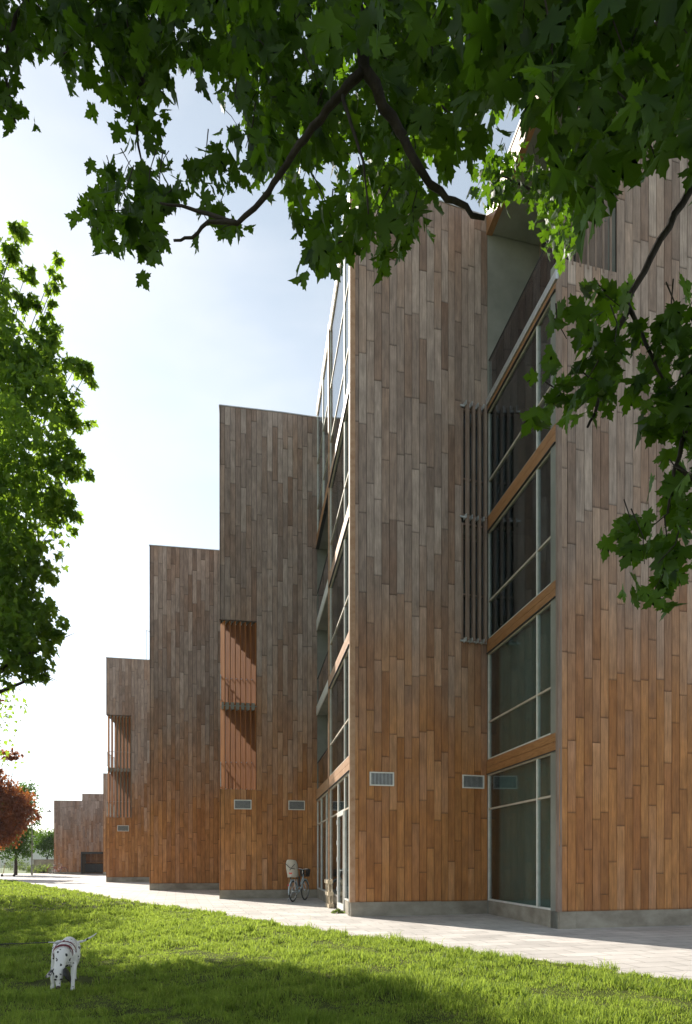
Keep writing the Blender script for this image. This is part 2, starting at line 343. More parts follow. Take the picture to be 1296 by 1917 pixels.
def window(parent, p, q, u0, u1, z0, z1, vm=(), tz=(), fw=.05, name='window', fmat='white', hm='pale', curtain=False, depth=-.06, glass='glass'):
    d, n, L = dn(p, q); mb = MB(); o0, o1 = depth, .008
    hh = fw * .8
    mb.plank(p, d, n, u0, u1, o0, o1, z0, z0 + hh); mb.plank(p, d, n, u0, u1, o0, o1, z1 - hh, z1, 1)
    mb.plank(p, d, n, u0, u0 + fw, o0, o1, z0 + hh, z1 - hh); mb.plank(p, d, n, u1 - fw, u1, o0, o1, z0 + hh, z1 - hh)
    us = [u0 + fw] + [x for v in vm for x in (v - fw / 2, v + fw / 2)] + [u1 - fw]
    for v in vm: mb.plank(p, d, n, v - fw / 2, v + fw / 2, o0, o1 + .004, z0 + hh, z1 - hh)
    for i in range(0, len(us), 2):
        for t in tz: mb.plank(p, d, n, us[i], us[i + 1], o0, o1 - .002, t - hh / 2, t + hh / 2, 1)
    wo = mb.build(name, [M[fmat], M[hm]], parent)
    zs = [z0 + hh] + [x for t in tz for x in (t - hh / 2, t + hh / 2)] + [z1 - hh]
    for i in range(0, len(us), 2):
        for j in range(0, len(zs), 2):
            g = MB(); g.plank(p, d, n, us[i] - .004, us[i + 1] + .004, -.022, -.012, zs[j] - .004, zs[j + 1] + .004)
            g.build('pane', M[glass], wo)
    if curtain:
        c = MB(); N = int((u1 - u0) / .04); vs = []
        for i in range(N + 1):
            u = u0 + .12 * (u1 - u0) + (u1 - u0) * .85 * i / N; o = -.16 + .06 * math.sin(i * .9) + .03 * math.sin(i * .37)
            for z in (z0 + .02, z1): vs.append((p[0] + d[0] * u + n[0] * o, p[1] + d[1] * u + n[1] * o, z))
        c.add(vs, [(2 * i, 2 * i + 2, 2 * i + 3, 2 * i + 1) for i in range(N)]); c.build('curtain', M['curt'], wo)
    return wo

def band(parent, p, q, u0, u1, z0, z1, m='trimr', name='spandrel', out=.035):
    d, n, L = dn(p, q); mb = MB(); h = (z1 - z0)
    for k in range(2):
        mb.plank(p, d, n, u0, u1, -.05, out, z0 + h * k / 2 + .004, z0 + h * (k + 1) / 2 - .004)
    mb.plank(p, d, n, u0, u1, -.06, out - .012, z0 + .002, z1 - .002, 1)
    mb.plank(p, d, n, u0, u1, -.06, out + .02, z0 - .014, z0 + .0015, 2)
    return mb.build(name, [M[m], M['back'], M['black']], parent)

def coping(parent, pts, z, w=.34):
    mb = MB()
    for i, (p, q) in enumerate(zip(pts[:-1], pts[1:])): wallpanel(mb, p, q, z, z + .03 + .001 * i, -w, .02)
    return mb.build('coping', M['alu'], parent)

def fins(parent, p, q, u0, u1, z0, z1, n_f, chord=.20, nrm=(-.87, -.49), th=.03, name='louvre_screen', matn='fin', ins=.13):
    """upright timber fins, all turned the same way, with two steel rails"""
    d, n, L = dn(p, q); mb = MB()
    nv = Vector((nrm[0], nrm[1])).normalized(); ch = Vector((nv.y, -nv.x))
    for i in range(n_f):
        u = u0 + (u1 - u0) * (i + .5) / n_f
        c = V2(p.x + d.x * u - n.x * ins, p.y + d.y * u - n.y * ins)
        a = c - ch * chord / 2
        mb.plank(a, ch, V2(ch.y, -ch.x), 0, chord, -th / 2, th / 2, z0 + random.uniform(-.01, .01), z1 - .03)
    for z in (z0 + .02, z1 - .06, z0 + (z1 - z0) * .33):
        mb.plank(p, d, n, u0 + .02, u1 - .02, -.30, -.28, z, z + .035, 1)
    return mb.build(name, [M[matn], M['alu']], parent)

# ------------------------------------------------------------------ MAIN TOWER
GRP = 'stepped timber clad tower blocks of the row'
FD = (T2r - M0).normalized()          # direction of the recessed left faces, going back
def tower(label, loc):
    return thing('tower_block', label, 'building', (0, 0, 0), 0, GRP)

tm = tower('middle tall timber tower with two vents low down, standing behind the pallet and glazed side', M0)
HM = 17.39
mb = MB()
LM2 = (M1 - Mf).length
lo0, lo1 = .52, LM2 - .06
clad(mb, M0, Mf, .34, HM, seed=1)
clad(mb, Mf, M1, .33, HM, [(lo0, lo1, 6.78, 12.5)], seed=2)
mb.build('wall', [M['wood'], M['back']], tm)
b = MB(); wallpanel(b, M0, Mf, -.1, HM - .02, -.30, -.052); wallpanel(b, Mf, M1, -.1, 6.78, -.29, -.052)
wallpanel(b, Mf, M1, 12.5, HM - .03, -.29, -.052); wallpanel(b, Mf, M1, 6.78, 12.5, -.29, -.052, u1=lo0)
dM, nM, _ = dn(M0, M1)
PE = M1 + dM * 7
wallpanel(b, M1, PE, 0, HM - .04, -.25, 0.0)
b.build('wall_core', M['conc2'], tm)
plinth(tm, [M0, Mf, M1])
b = MB(); b.prism([M0 + V2(.05, .1), Mf + V2(0, .1), M1 + V2(0, .1), PE + V2(0, .3), V2(9.5, 31), V2(1, 31), T2r + V2(.25, 0)], HM - .35, HM - .06); b.build('roof', M['roof'], tm)
coping(tm, [M0, Mf, M1], HM, .3)
vent(tm, M0, Mf, .75, 3.28); vent(tm, Mf, M1, .86, 3.28)
# windows behind the rod screen
for (z0, z1, t) in ((6.80, 9.66, 7.9), (9.84, 12.48, 10.75)):
    w_ = window(tm, Mf, M1, lo0 + .02, lo1, z0, z1, vm=(), tz=(t,), fmat='rod', hm='rod', depth=-.12)
b = MB(); wallpanel(b, Mf, M1, 6.8, 12.48, -.62, -.5, 0, -1.2, 2.6); b.build('curtain', M['dark'], tm)  # dark sheet standing in for the unlit room behind these windows
b = MB(); d_, n_, _ = dn(Mf, M1)
for k in range(4):
    u = lo0 + .13 + k * (lo1 - lo0 - .2) / 3
    for (z0, z1) in ((6.74, 9.78), (9.80, 12.56)):
        b.plank(Mf, d_, n_, u - .032, u + .032, .05, .15, z0, z1, 0)
    for z in (6.70, 9.72, 12.50): b.plank(Mf, d_, n_, u - .06, u - .04, -.01, .15, z, z + .1, 1)
for z in (6.72, 9.77, 12.5): b.plank(Mf, d_, n_, lo0 - .03, lo1 + .03, .02, .048, z, z + .04, 1)
b.build('louvre_screen', [M['rod'], M['alu']], tm)

# glazed left face : M0 -> post -> T2r.   p=back, q=front
Pm = M0 + (T2r - M0) * ((20.45 - 16.18) / (24.3 - 16.18))
d, n, L = dn(Pm, M0)
um = L - (17.27 - 16.18) / abs(d.y); ud0 = L - (18.55 - 16.18) / abs(d.y)
# ground storey with door
window(tm, Pm, M0, .06, ud0, .34, 3.46, tz=(2.61,), fmat='white')
window(tm, Pm, M0, ud0, um + .0, 2.60, 3.46)
window(tm, Pm, M0, um, L - .07, .34, 3.46, tz=(2.61,))
dr = MB(); fw = .085
for (a0, a1, c0, c1) in ((ud0 + .03, um - .03, .06, .20), (ud0 + .03, um - .03, 2.50, 2.59), (ud0 + .03, ud0 + .03 + fw, .20, 2.50), (um - .03 - fw, um - .03, .20, 2.50)):
    dr.plank(Pm, d, n, a0, a1, -.04, .03, c0, c1)
dro = dr.build('door', M['white'], tm)
g = MB(); g.plank(Pm, d, n, ud0 + .11, um - .11, -.01, .0, .2, 2.5); g.build('pane', M['glass'], dro)
g = MB(); q_ = lambda u, o, z: (Pm.x + d.x * u + n.x * o, Pm.y + d.y * u + n.y * o, z)
g.tube([q_(um - .09, .03, 1.08), q_(um - .09, .09, 1.08), q_(um - .22, .09, 1.08)], .011); g.plank(Pm, d, n, um - .105, um - .07, .031, .04, 1.0, 1.14); g.build('handle', M['alu'], dro)
for z in (.5, 1.3, 1.75, 2.3):
    g = MB(); g.tube([q_(ud0 + .03, .035, z), q_(ud0 + .03, .035, z + .12)], .013); g.build('hinge', M['alu'], dro)
b = MB(); b.plank(Pm, d, n, 0, ud0, -.3, -.0, -.1, .34); b.plank(Pm, d, n, um, L - .02, -.3, -.0, -.1, .33); b.plank(Pm, d, n, ud0, um, -.3, .01, -.1, .055)
b.build('plinth', M['conc'], tm)
for i in range(1, 4):
    window(tm, Pm, M0, .06, L - .07, LV[i][0], LV[i][1], vm=(um,), tz=(TR[i],))
window(tm, Pm, M0, .06, L - .07, 12.80, HM - .25, vm=(um,), tz=(13.8, 15.4))
for i, (z0, z1) in enumerate(SP): band(tm, Pm, M0, .06, L - .07, z0, z1, 'trim')
b = MB(); b.plank(Pm, d, n, -.05, .055, -.12, .05, .0, HM - .0); b.plank(Pm, d, n, L - .068, L + .0, -.10, .03, .34, HM - .01)
b.plank(Pm, d, n, .056, L - .069, -.25, .03, HM - .24, HM)
b.build('post', M['trim'], tm)
# recess between post and T2
d2, n2, L2 = dn(T2r, Pm)
I0 = T2r - n2 * 1.5; I1 = Pm - n2 * 1.5
window(tm, T2r, Pm, .05, L2 - .06, .34, 3.46, vm=(L2 * .35, L2 * .75), tz=(2.61,))
band(tm, T2r, Pm, .05, L2 - .06, 3.48, 3.83, 'trim')
b = MB(); b.plank(T2r, d2, n2, .02, L2, -.3, 0, -.1, .335); b.build('plinth', M['conc'], tm)
for i in range(1, 4):
    window(tm, I0, I1, .05, L2 - .06, LV[i][0] + .03, LV[i][1], vm=(L2 * .4, L2 * .7), fmat='alu', hm='alu')
for i, (z0, z1) in enumerate(SP[1:3] ):
    b = MB(); b.plank(T2r, d2, n2, .02, L2 - .06, -1.6, .0, z0 + .03, z1 - .02, 0); b.plank(T2r, d2, n2, .02, L2 - .06, .001, .03, z0, z1, 1); b.build('balcony_slab', [M['conc2'], M['white']], tm)
for i in range(3):
    z = SP[i][1]
    b = MB(); b.plank(T2r, d2, n2, .05, L2 - .08, -.03, -.018, z + .02, z + .95, 0); bo = b.build('balustrade', M['bglass'], tm)
    b = MB(); b.tube([(*(T2r + d2 * .03 - n2 * .024), z + .98), (*(T2r + d2 * (L2 - .06) - n2 * .024), z + .98)], .02); b.build('handrail', M['black'], bo)
band(tm, T2r, Pm, .05, L2 - .06, 12.40, 12.80, 'trimr')
b = MB(); b.plank(T2r, d2, n2, .02, L2 - .06, -1.6, -.06, 12.42, 12.6); b.build('balcony_soffit', M['conc2'], tm)
window(tm, T2r, Pm, .05, L2 - .06, 12.80, HM - .25, vm=(L2 * .5,), tz=(13.8, 15.4))
b = MB(); b.plank(T2r, d2, n2, .02, L2 - .06, -.25, .03, HM - .24, HM - .002); b.build('roof_edge', M['trim'], tm)
# floors and inner wall of this tower
b = MB()
for (z0, z1) in [(.0, .30)] + SP:
    b.prism([Pm + V2(.12, 0), M0 + V2(.12, .3), Mf + V2(0, .31), M1 + V2(-.05, .31), V2(4.6, 24.5), T2r + V2(.15, .1) + V2(1.5, .0), I1 + V2(.1, 0)], z0 + .02, z1 - .03)
b.build('floor_slab', M['room'], tm)
b = MB(); b.prism([V2(3.2, 18.0), V2(3.3, 18.0), V2(2.9, 24.2), V2(2.8, 24.2)], 0, HM - .4); b.build('partition', M['room'], tm)

# ------------------------------------------------------------------ RIGHT TOWER
tr_ = tower('nearest timber tower at the right edge with the big green curtained glass bay', R0)
HR = 17.8
mb = MB(); clad(mb, R0, R2, .335, HR, [(.0, 1.30, 13.02, 17.0)], seed=5)
mb.build('wall', [M['wood'], M['back']], tr_)
b = MB(); wallpanel(b, R0, R2, -.1, 13.02, -.3, -.052); wallpanel(b, R0, R2, 13.02, HR - .02, -.3, -.053, u0=1.31); wallpanel(b, R0, R2, 17.0, HR - .02, -.3, -.052, u1=1.31)
b.build('wall_core', M['conc2'], tr_)
plinth(tr_, [R0, R2]); coping(tr_, [R0, R2], HR)
dR, nR, LR = dn(R0, R2)
db, nb, Lb = dn(M1, R0)
b = MB(); b.plank(M1, db, nb, .03, Lb - .002, -.35, -.01, -.1, .333); b.build('plinth', M['conc'], tr_)
ub = .745 * Lb
for i in range(4):
    window(tr_, M1, R0, .05, Lb - .09, LV[i][0], LV[i][1], vm=(ub,), tz=(TR[i],), curtain=(i < 2))
for z0, z1 in SP[:3]: band(tr_, M1, R0, .05, Lb - .09, z0, z1)
band(tr_, M1, R0, .05, Lb - .09, 12.48, 12.61)
b = MB(); b.plank(M1, db, nb, .05, Lb - .02, -.12, .065, 12.62, 12.79); b.build('coping', M['alu'], tr_)
b = MB(); b.plank(M1, db, nb, Lb - .088, Lb - .001, -.06, .03, .335, 12.61); b.build('corner_post', M['rod'], tr_)
b = MB()
for z0, z1 in [(.0, .3)] + SP:
    b.prism([M1 + V2(.15, -.1), R0 + V2(.1, .45), R2 + V2(0, .45), PE + V2(0, -.1)], z0 + .02, z1 - .03)
b.build('floor_slab', M['room'], tr_)
Q0 = M1 - nb * 3.6; Q1 = R0 - nb * 3.6 - db * 1.1
b = MB(); wallpanel(b, Q0, Q1, 0, 12.4, -.1, 0); b.build('partition', M['room'], tr_)
# top storey recess: glazing set back 1.35
J0 = M1 - nb * 1.35; J1 = R0 - nb * 1.35 - db * .3
window(tr_, J0, J1, .05, (J1 - J0).length, 12.8, 16.9, vm=(1.3, 2.4), fmat='rod', hm='rod', fw=.05)
b = MB(); b.plank(M1, db, nb, .06, Lb - .1, -.035, -.022, 12.8, 13.78); bo = b.build('balustrade', M['bglass'], tr_)
b = MB(); b.tube([(*(M1 + db * .04 - nb * .03), 13.8), (*(M1 + db * (Lb - .08) - nb * .03), 13.8)], .022); b.build('handrail', M['black'], bo)
b = MB(); b.prism([M1 + V2(.1, -.01), R0 + V2(.06, .34), R2 + V2(0, .34), PE + V2(0, -.05)], 16.97, 17.12, 0); b.build('balcony_soffit', M['conc2'], tr_)
b = MB(); b.prism([M1 + V2(.1, -.01), R0 + V2(.06, .34), R2 + V2(0, .34), PE + V2(0, -.05)], 17.2, 17.6, 0); b.build('roof', M['roof'], tr_)
b = MB(); b.plank(M1, db, nb, .0, Lb - .01, -.12, .03, 16.95, 17.5, 0); b.plank(M1, db, nb, .0, Lb - .01, -.12, .05, 17.5, 17.56, 1); b.build('fascia', [M['trimr'], M['white']], tr_)
# corner loggia on the front
fins(tr_, R0, R2, .06, 1.28, 12.95, 17.0, 7, chord=.13, nrm=(-.95, .25), th=.035, matn='rod', ins=.05)
b = MB(); wallpanel(b, R0, R2, 13.0, 17.0, -1.5, -1.4, 0, u0=.9, u1=3.0); wallpanel(b, R0, R2, 12.8, 16.98, -1.39, -.31, 0, u0=1.32, u1=1.42); b.build('loggia_wall', M['rod'], tr_)
window(tr_, R0, R2, .62, 1.3, 12.85, 16.9, fmat='rod', hm='rod').location = (-nR.x * 1.3, -nR.y * 1.3, 0)

# ------------------------------------------------------------------ generic hidden-face tower with corner loggia
def simple_tower(label, pts, hgt, back, log=None, vents=(), seed=10, z0=.30, left=8.0):
    t = tower(label, pts[0]); mb = MB(); segs = list(zip(pts[:-1], pts[1:]))
    pl = pts[0]; LL = pl + FD * left
    for i, (p, q) in enumerate(segs):
        op = []
        if log and i == 0: op = [(0, log[0], log[1], log[2])]
        clad(mb, p, q, z0, hgt, op, seed=seed + i)
    op = [(left - 2.6, left, log[1], log[2])] if log else []
    clad(mb, LL, pl, z0, hgt, op, seed=seed + 7)
    mb.build('wall', [M['wood'], M['back']], t)
    plinth(t, [LL] + pts, z0)
    d, n, _ = dn(pts[0], pts[1]); e = .055
    ins = [p + V2(0, e * 1.0) for p in pts]; ins[0] = pl + V2(.06, .07)
    backr = pts[-1] + FD * back + V2(1.2, 0); backl = LL + V2(.06, 0)
    full = ins + [backr, backl]
    b = MB()
    if log:
        w, a0, a1, am = log
        c1 = pl + d * w + V2(0, e); c2 = c1 + FD * 2.6; c3 = pl + FD * 2.6 + V2(.06, 0)
        ell = [c1] + ins[1:] + [backr, backl, c3, c2]
        b.prism(full, -.1, a0 - .02); b.prism(ell, a0 - .02, a1 + .02); b.prism(full, a1 + .02, hgt - .04)
        b.build('wall_core', M['conc2'], t)
        lg = MB(); lg.prism([ins[0], c1 - V2(.01, 0), c2 - V2(.01, .01), c3 - V2(0, .01)], am - .12, am + .12); lg.build('balcony_slab', M['conc2'], t)
        dl, nl, Ll = dn(pl + FD * 2.6, pl)
        for zz in (a0, am + .12):
            r = MB()
            r.plank(pl + FD * 2.6, dl, nl, .05, Ll - .02, -.05, -.03, zz + .9, zz + .94); r.plank(pl + FD * 2.6, dl, nl, .05, Ll - .02, -.05, -.03, zz + .1, zz + .13)
            k = .1
            while k < Ll: r.plank(pl + FD * 2.6, dl, nl, k, k + .012, -.046, -.034, zz + .13, zz + .9); k += .11
            r.build('railing', M['alu'], t)
        fins(t, pts[0], pts[1], .03, w - .0, a0 + .0, am + .0, 7, chord=w / 7 * 2.1, nrm=(-.85, -.53), ins=.16); fins(t, pts[0], pts[1], .03, w, am + .02, a1, 7, chord=w / 7 * 2.1, nrm=(-.85, -.53), ins=.16)
    else:
        b.prism(full, -.1, hgt - .04); b.build('wall_core', M['conc2'], t)
    coping(t, [LL] + pts, hgt)
    for (u, z, w_, h_) in vents:
        i = 0; uu = u
        while i < len(segs) - 1 and uu > (segs[i][1] - segs[i][0]).length: uu -= (segs[i][1] - segs[i][0]).length; i += 1
        vent(t, segs[i][0], segs[i][1], uu, z, w_, h_)
    return t

t2 = simple_tower('second timber tower with a sunlit corner fin screen and the bicycle at its foot', [T2l, T2f, T2r], 17.09, 9, (1.28, 3.81, 9.68, 6.72), [(.80, 3.28, .6, .33), (2.68, 3.28, .58, .33)], 20)
t3 = simple_tower('third timber tower without windows or vents, between the two finned ones', [T3l, T3r], 15.46, 9, None, [], 40)
t4 = simple_tower('fourth timber tower with a small corner fin screen above its single vent', [T4l, T4r], 13.82, 10, (1.45, 4.0, 10.3, 6.95), [(1.0, 3.32, .68, .36)], 60)
t5 = simple_tower('narrow grey strip of a far timber tower just left of the finned fourth one', [T5l, T5r], 9.07, 8, None, [], 80)
b = MB(); d_, n_, _ = dn(T2f, T2r); wallpanel(b, T2r, T2r + d_ * 4, 0, 17.0, -.3, -.02); b.build('party_wall', M['conc2'], t2)
# roof terrace railing on T4 beside T3
b = MB(); p0 = at(274, 1235, 42.6); p1 = at(281, 1210, 43.5)
for (x, z) in ((p0, 0), (Vector((-11.6, 44.5, 0)), 0)): b.tube([(x.x, x.y, 13.8), (x.x, x.y, 15.7)], .02)
b.tube([(p0.x, p0.y, 15.7), (-11.6, 44.5, 15.7)], .02); b.build('handrail', M['alu'], t4)

# lowest far block with stepped parapet and an open bin store
t6 = tower('lowest farthest timber block with a stepped top and an open bin niche', T6l)
mb = MB(); d6, n6, L6 = dn(T6l, T6r); us = (T6m - T6l).length
nu0 = us - .1; nu1 = us + 2.1
clad(mb, T6l, T6r, .18, 7.3, [(nu0, nu1, 0, 2.1)], w=.2, seed=90)
pS = T6l + d6 * (us + .0)
clad(mb, pS, T6r, 7.3, 8.0, w=.2, seed=92)
LL = T6l + FD * 6; clad(mb, LL, T6l, .18, 7.3, seed=93)
mb.build('wall', [M['woodfar'], M['back']], t6)
b = MB(); b.prism([T6l + V2(.06, .08), T6r + V2(0, .08), T6r + V2(1, 6), LL + V2(.06, 0)], 2.1, 7.26)
b.prism([T6l + V2(.06, .08), T6l + d6 * nu0 + V2(0, .08), T6l + d6 * nu0 + V2(0, 6), LL + V2(.06, 0)], -.1, 2.1)
b.prism([T6l + d6 * nu1 + V2(0, .08), T6r + V2(0, .08), T6r + V2(1, 6), T6l + d6 * nu1 + V2(0, 6)], -.1, 2.1)
b.prism([pS + V2(0, .08), T6r + V2(0, .08), T6r + V2(0, 2), pS + V2(0, 2)], 7.26, 7.96)
b.build('wall_core', M['conc2'], t6)
mb = MB(); bk = T6l + d6 * nu0 - n6 * 1.3; clad(mb, bk, bk + d6 * (nu1 - nu0), .0, 2.1, seed=95); mb.build('niche_wall', [M['wood'], M['back']], t6)
b = MB(); b.plank(T6l, d6, n6, nu0 - .02, nu0 + .1, -.2, .03, 0, 2.2); b.plank(T6l, d6, n6, nu0 + .101, nu1, -.2, .03, 2.0, 2.2); b.plank(T6l, d6, n6, nu0 + .101, nu1, -.05, .0, 1.25, 1.3); b.build('niche_frame', M['black'], t6)
plinth(t6, [LL, T6l, T6l + d6 * nu0], .18); coping(t6, [LL, T6l, pS], 7.3); coping(t6, [pS, T6r], 8.0)
for k, (u, lab) in enumerate(((.16, 'left black bin in the niche of the far low block'), (1.2, 'right black bin in the niche of the far low block'))):
    p = T6l + d6 * (nu0 + u) - n6 * .9
    o = thing('waste_bin', lab, 'bin', (p.x, p.y, 0), math.atan2(d6.y, d6.x), 'black bins in the niche')
    b = MB(); vs = [(.04, .04, .1), (.9, .04, .1), (.9, .7, .1), (.04, .7, .1), (0, 0, .85), (.94, 0, .85), (.94, .76, .85), (0, .76, .85)]
    b.add(vs, [(3, 2, 1, 0), (4, 5, 6, 7), (0, 1, 5, 4), (1, 2, 6, 5), (2, 3, 7, 6), (3, 0, 4, 7)]); b.build('body', M['black'], o)
    b = MB(); b.add([(-.02, -.04, .855), (.96, -.04, .855), (.96, .8, .92), (-.02, .8, .92), (-.02, -.04, .88), (.96, -.04, .88), (.96, .8, .95), (-.02, .8, .95)], [(3, 2, 1, 0), (4, 5, 6, 7), (0, 1, 5, 4), (1, 2, 6, 5), (2, 3, 7, 6), (3, 0, 4, 7)]); b.build('lid', M['black'], o)
    o.scale = (1.1, 1, 1.12)
    for x in (.12, .82):
        b = MB(); b.tube([(x - .02, .6, .09), (x + .02, .6, .09)], .088, 14); b.build('wheel', M['black'], o)

# ------------------------------------------------------------------ GROUND
BP = [(-3, 12.5), (1, 9), (4.6, 6), (7.36, 3.73), (8.85, 2.44), (9.77, 1.70), (11.6, .42), (13, -.80), (16.8, -3.26), (21.5, -6.7), (29.8, -12), (43.6, -21.4), (49, -27), (53, -36), (56, -60)]
def xb(y):
    return np.interp(y, [p[0] for p in BP], [p[1] for p in BP])
def nzv(x, y):
    return (np.sin(x * 1.3 + 1.7 * np.sin(y * .9)) + np.sin(y * 1.7 + 1.3 * np.sin(x * 1.1 + 2)) + .6 * np.sin(x * 3.7 + y * 2.3) + .5 * np.sin(y * 4.9 - x * 3.1)) / 3.1
def zl(x, y):
    dd = np.clip((xb(y) - x) * .75, 0, None)
    return .035 - .185 * np.clip(dd / 4.0, 0, 1) ** 1.2 * np.clip((24 - y) / 10, 0, 1) + .035 * nzv(x * .9, y * .9) * np.clip(dd / .6, 0, 1) + .022 * nzv(x * 2.9, y * 2.7) * np.clip(dd / .3, .15, 1)
ys = np.concatenate([np.linspace(-3, 4.5, 12), np.linspace(4.7, 16, 120), np.linspace(16.3, 56, 70)])
us_ = np.concatenate([[-.02], np.linspace(0, 14, 130) ** 1.0, np.linspace(14.5, 60, 40)])
YY, UU = np.meshgrid(ys, us_, indexing='ij')
edge = .10 * np.sin(YY * 3.1) + .06 * np.sin(YY * 7.7 + 1) + .05 * np.sin(YY * 17.3)
XX = xb(YY) + edge * np.clip(1 - UU / 2, 0, 1) - UU
ZZ = zl(XX, YY); ZZ[:, 0] = -.05
Vg = np.stack([XX, YY, ZZ], -1).reshape(-1, 3); nx, ny = YY.shape
ii = np.arange(nx - 1)[:, None] * ny + np.arange(ny - 1)[None]
fc = np.stack([ii, ii + 1, ii + ny + 1, ii + ny], -1).reshape(-1, 4)[:, ::-1]
M['soil'] = noisy('lawn ground', (.045, .055, .014), (.09, .10, .03), 2.5, 1, .4, bscale=30, spec=.05)
tag(npmesh('lawn', Vg, fc, 4, M['soil'], smooth=True), kind='structure')

# paving
mp_ = mat('pale paving slabs', (.5, .47, .43), .75, 0, .3); b_ = mp_.node_tree.nodes['Principled BSDF']
t = nd(mp_, 'ShaderNodeTexCoord'); p = nd(mp_, 'ShaderNodeMapping'); p.inputs['Rotation'].default_value = (0, 0, R(-14))
br = nd(mp_, 'ShaderNodeTexBrick'); br.inputs['Scale'].default_value = 1; br.inputs['Brick Width'].default_value = .70; br.inputs['Row Height'].default_value = .35
br.inputs['Mortar Size'].default_value = .009; br.inputs['Mortar Smooth'].default_value = .3
br.inputs['Color1'].default_value = (.56, .52, .485, 1); br.inputs['Color2'].default_value = (.45, .42, .392, 1); br.inputs['Mortar'].default_value = (.22, .20, .18, 1); br.inputs['Bias'].default_value = -.1
lk(mp_, t.outputs['Object'], p.inputs[0]); lk(mp_, p.outputs[0], br.inputs['Vector'])
n1 = nd(mp_, 'ShaderNodeTexNoise', Scale=1.1, Detail=8, Roughness=.65); lk(mp_, t.outputs['Object'], n1.inputs[0])
mr = nd(mp_, 'ShaderNodeMapRange'); mr.inputs['From Min'].default_value = .3; mr.inputs['From Max'].default_value = .7; mr.inputs['To Min'].default_value = .74; mr.inputs['To Max'].default_value = 1.12; lk(mp_, n1.outputs[0], mr.inputs['Value'])
vs_ = nd(mp_, 'ShaderNodeVectorMath', operation='SCALE'); lk(mp_, br.outputs['Color'], vs_.inputs[0]); lk(mp_, mr.outputs[0], vs_.inputs['Scale']); lk(mp_, vs_.outputs[0], b_.inputs['Base Color'])
bu = nd(mp_, 'ShaderNodeBump', Strength=.5, Distance=.006); bu.invert = True; lk(mp_, br.outputs['Fac'], bu.inputs['Height']); lk(mp_, bu.outputs[0], b_.inputs['Normal'])
b = MB(); L_ = [(float(xb(y)) - .35, y) for y in np.linspace(-3, 56, 60)]
pts = L_ + [(-60, 60), (-60, 66), (-34, 70.5), (-20, 72), (30, 72), (30, -3)]
b.add([(x, y, 0) for x, y in pts], [tuple(range(len(pts)))[::-1]])
o = b.build('pavement', mp_); tag(o, kind='structure')
# wide ground
M['field'] = noisy('rough meadow', (.10, .14, .045), (.19, .22, .09), .25, .95, .3, bscale=3)
b = MB(); ry = [-300, 45, 60, 1500]; rz = [-.4, -.4, -.03, -.03]
b.add([(x, y, z) for y, z in zip(ry, rz) for x in (-1500, 1500)], [(2 * i, 2 * i + 1, 2 * i + 3, 2 * i + 2) for i in range(3)]); tag(b.build('ground', M['field']), kind='structure')

# ------------------------------------------------------------------ GRASS
def grass(nb, ymin, ymax, power, hscale, wscale, seed):
    r = np.random.default_rng(seed)
    u = r.random(nb); k = 1 - power
    y = (ymin ** k + u * (ymax ** k - ymin ** k)) ** (1 / k)
    lo = -.56 * y - 2.0; hi = np.minimum(xb(y) + .03 + .10 * np.sin(y * 3.1) + .06 * np.sin(y * 7.7 + 1) + .04 * np.sin(y * 17.3),   .56 * y + 1.5)
    ok = hi > lo; y = y[ok]; lo = lo[ok]; hi = hi[ok]
    x = lo + r.random(len(y)) * (hi - lo)
    # tufts: pull half of the blades together
    kk = r.integers(0, len(x) // 14, len(x)); cx = x[kk]; cy = y[kk]
    g = r.random(len(x)) < .6; x = np.where(g, cx + r.normal(0, .02, len(x)), x); y = np.where(g, cy + r.normal(0, .02, len(x)), y)
    bare = ((x + 3.35) / .55) ** 2 + ((y - 8.35) / .30) ** 2 < 1 + .4 * nzv(x * 6, y * 6)
    bare |= (nzv(x * 1.9 + 5, y * 1.7) > .8) & (r.random(len(x)) < .4)
    x = x[~bare]; y = y[~bare]; n = len(x)
    z = zl(x, y) - .01
    patch = .72 + .6 * nzv(x * 2.3 + 3, y * 2.1) + .4 * nzv(x * .7, y * .8 + 2) + .35 * nzv(x * 6.1, y * 5.3)
    patch = np.clip(patch, .25, 2.1)
    h = hscale * patch * r.uniform(.55, 1.35, n) * (1 + .8 * (r.random(n) < .03))
    w = wscale * (y / 7) ** .75 * r.uniform(.7, 1.3, n)
    tall = 1 + .9 * (np.sin(x * 5.3 + y * 2.1) * np.sin(y * 3.7 - x) > .86); h = h * tall
    a = r.uniform(0, 2 * np.pi, n); lean = r.uniform(.1, .85, n) * h; la = r.uniform(0, 2 * np.pi, n)
    wx, wy = np.cos(a) * w / 2, np.sin(a) * w / 2; lx, ly = np.cos(la) * lean, np.sin(la) * lean
    V = np.zeros((n, 5, 3))
    V[:, 0] = np.stack([x - wx, y - wy, z], -1); V[:, 1] = np.stack([x + wx, y + wy, z], -1)
    mx_, my_, mz = x + lx * .35, y + ly * .35, z + h * .6
    V[:, 2] = np.stack([mx_ + wx * .8, my_ + wy * .8, mz], -1); V[:, 3] = np.stack([mx_ - wx * .8, my_ - wy * .8, mz], -1)
    V[:, 4] = np.stack([x + lx, y + ly, z + h * (.95 - .25 * (lean / h))], -1)
    base = np.arange(n)[:, None] * 5
    fa = np.concatenate([base + np.array([[0, 1, 2]]), base + np.array([[0, 2, 3]]), base + np.array([[3, 2, 4]])])
    return V.reshape(-1, 3), fa
Va, fa = grass(310000, 5.0, 18, 1.6, .085, .0065, 3)
Vb, fb = grass(90000, 12, 56, 1.3, .095, .009, 4)
tag(npmesh('grass', np.concatenate([Va, Vb]), np.concatenate([fa, fb + len(Va)]), 3, M['grass']), label='uneven green lawn grass growing in front of the building row', cat='grass', kind='stuff')

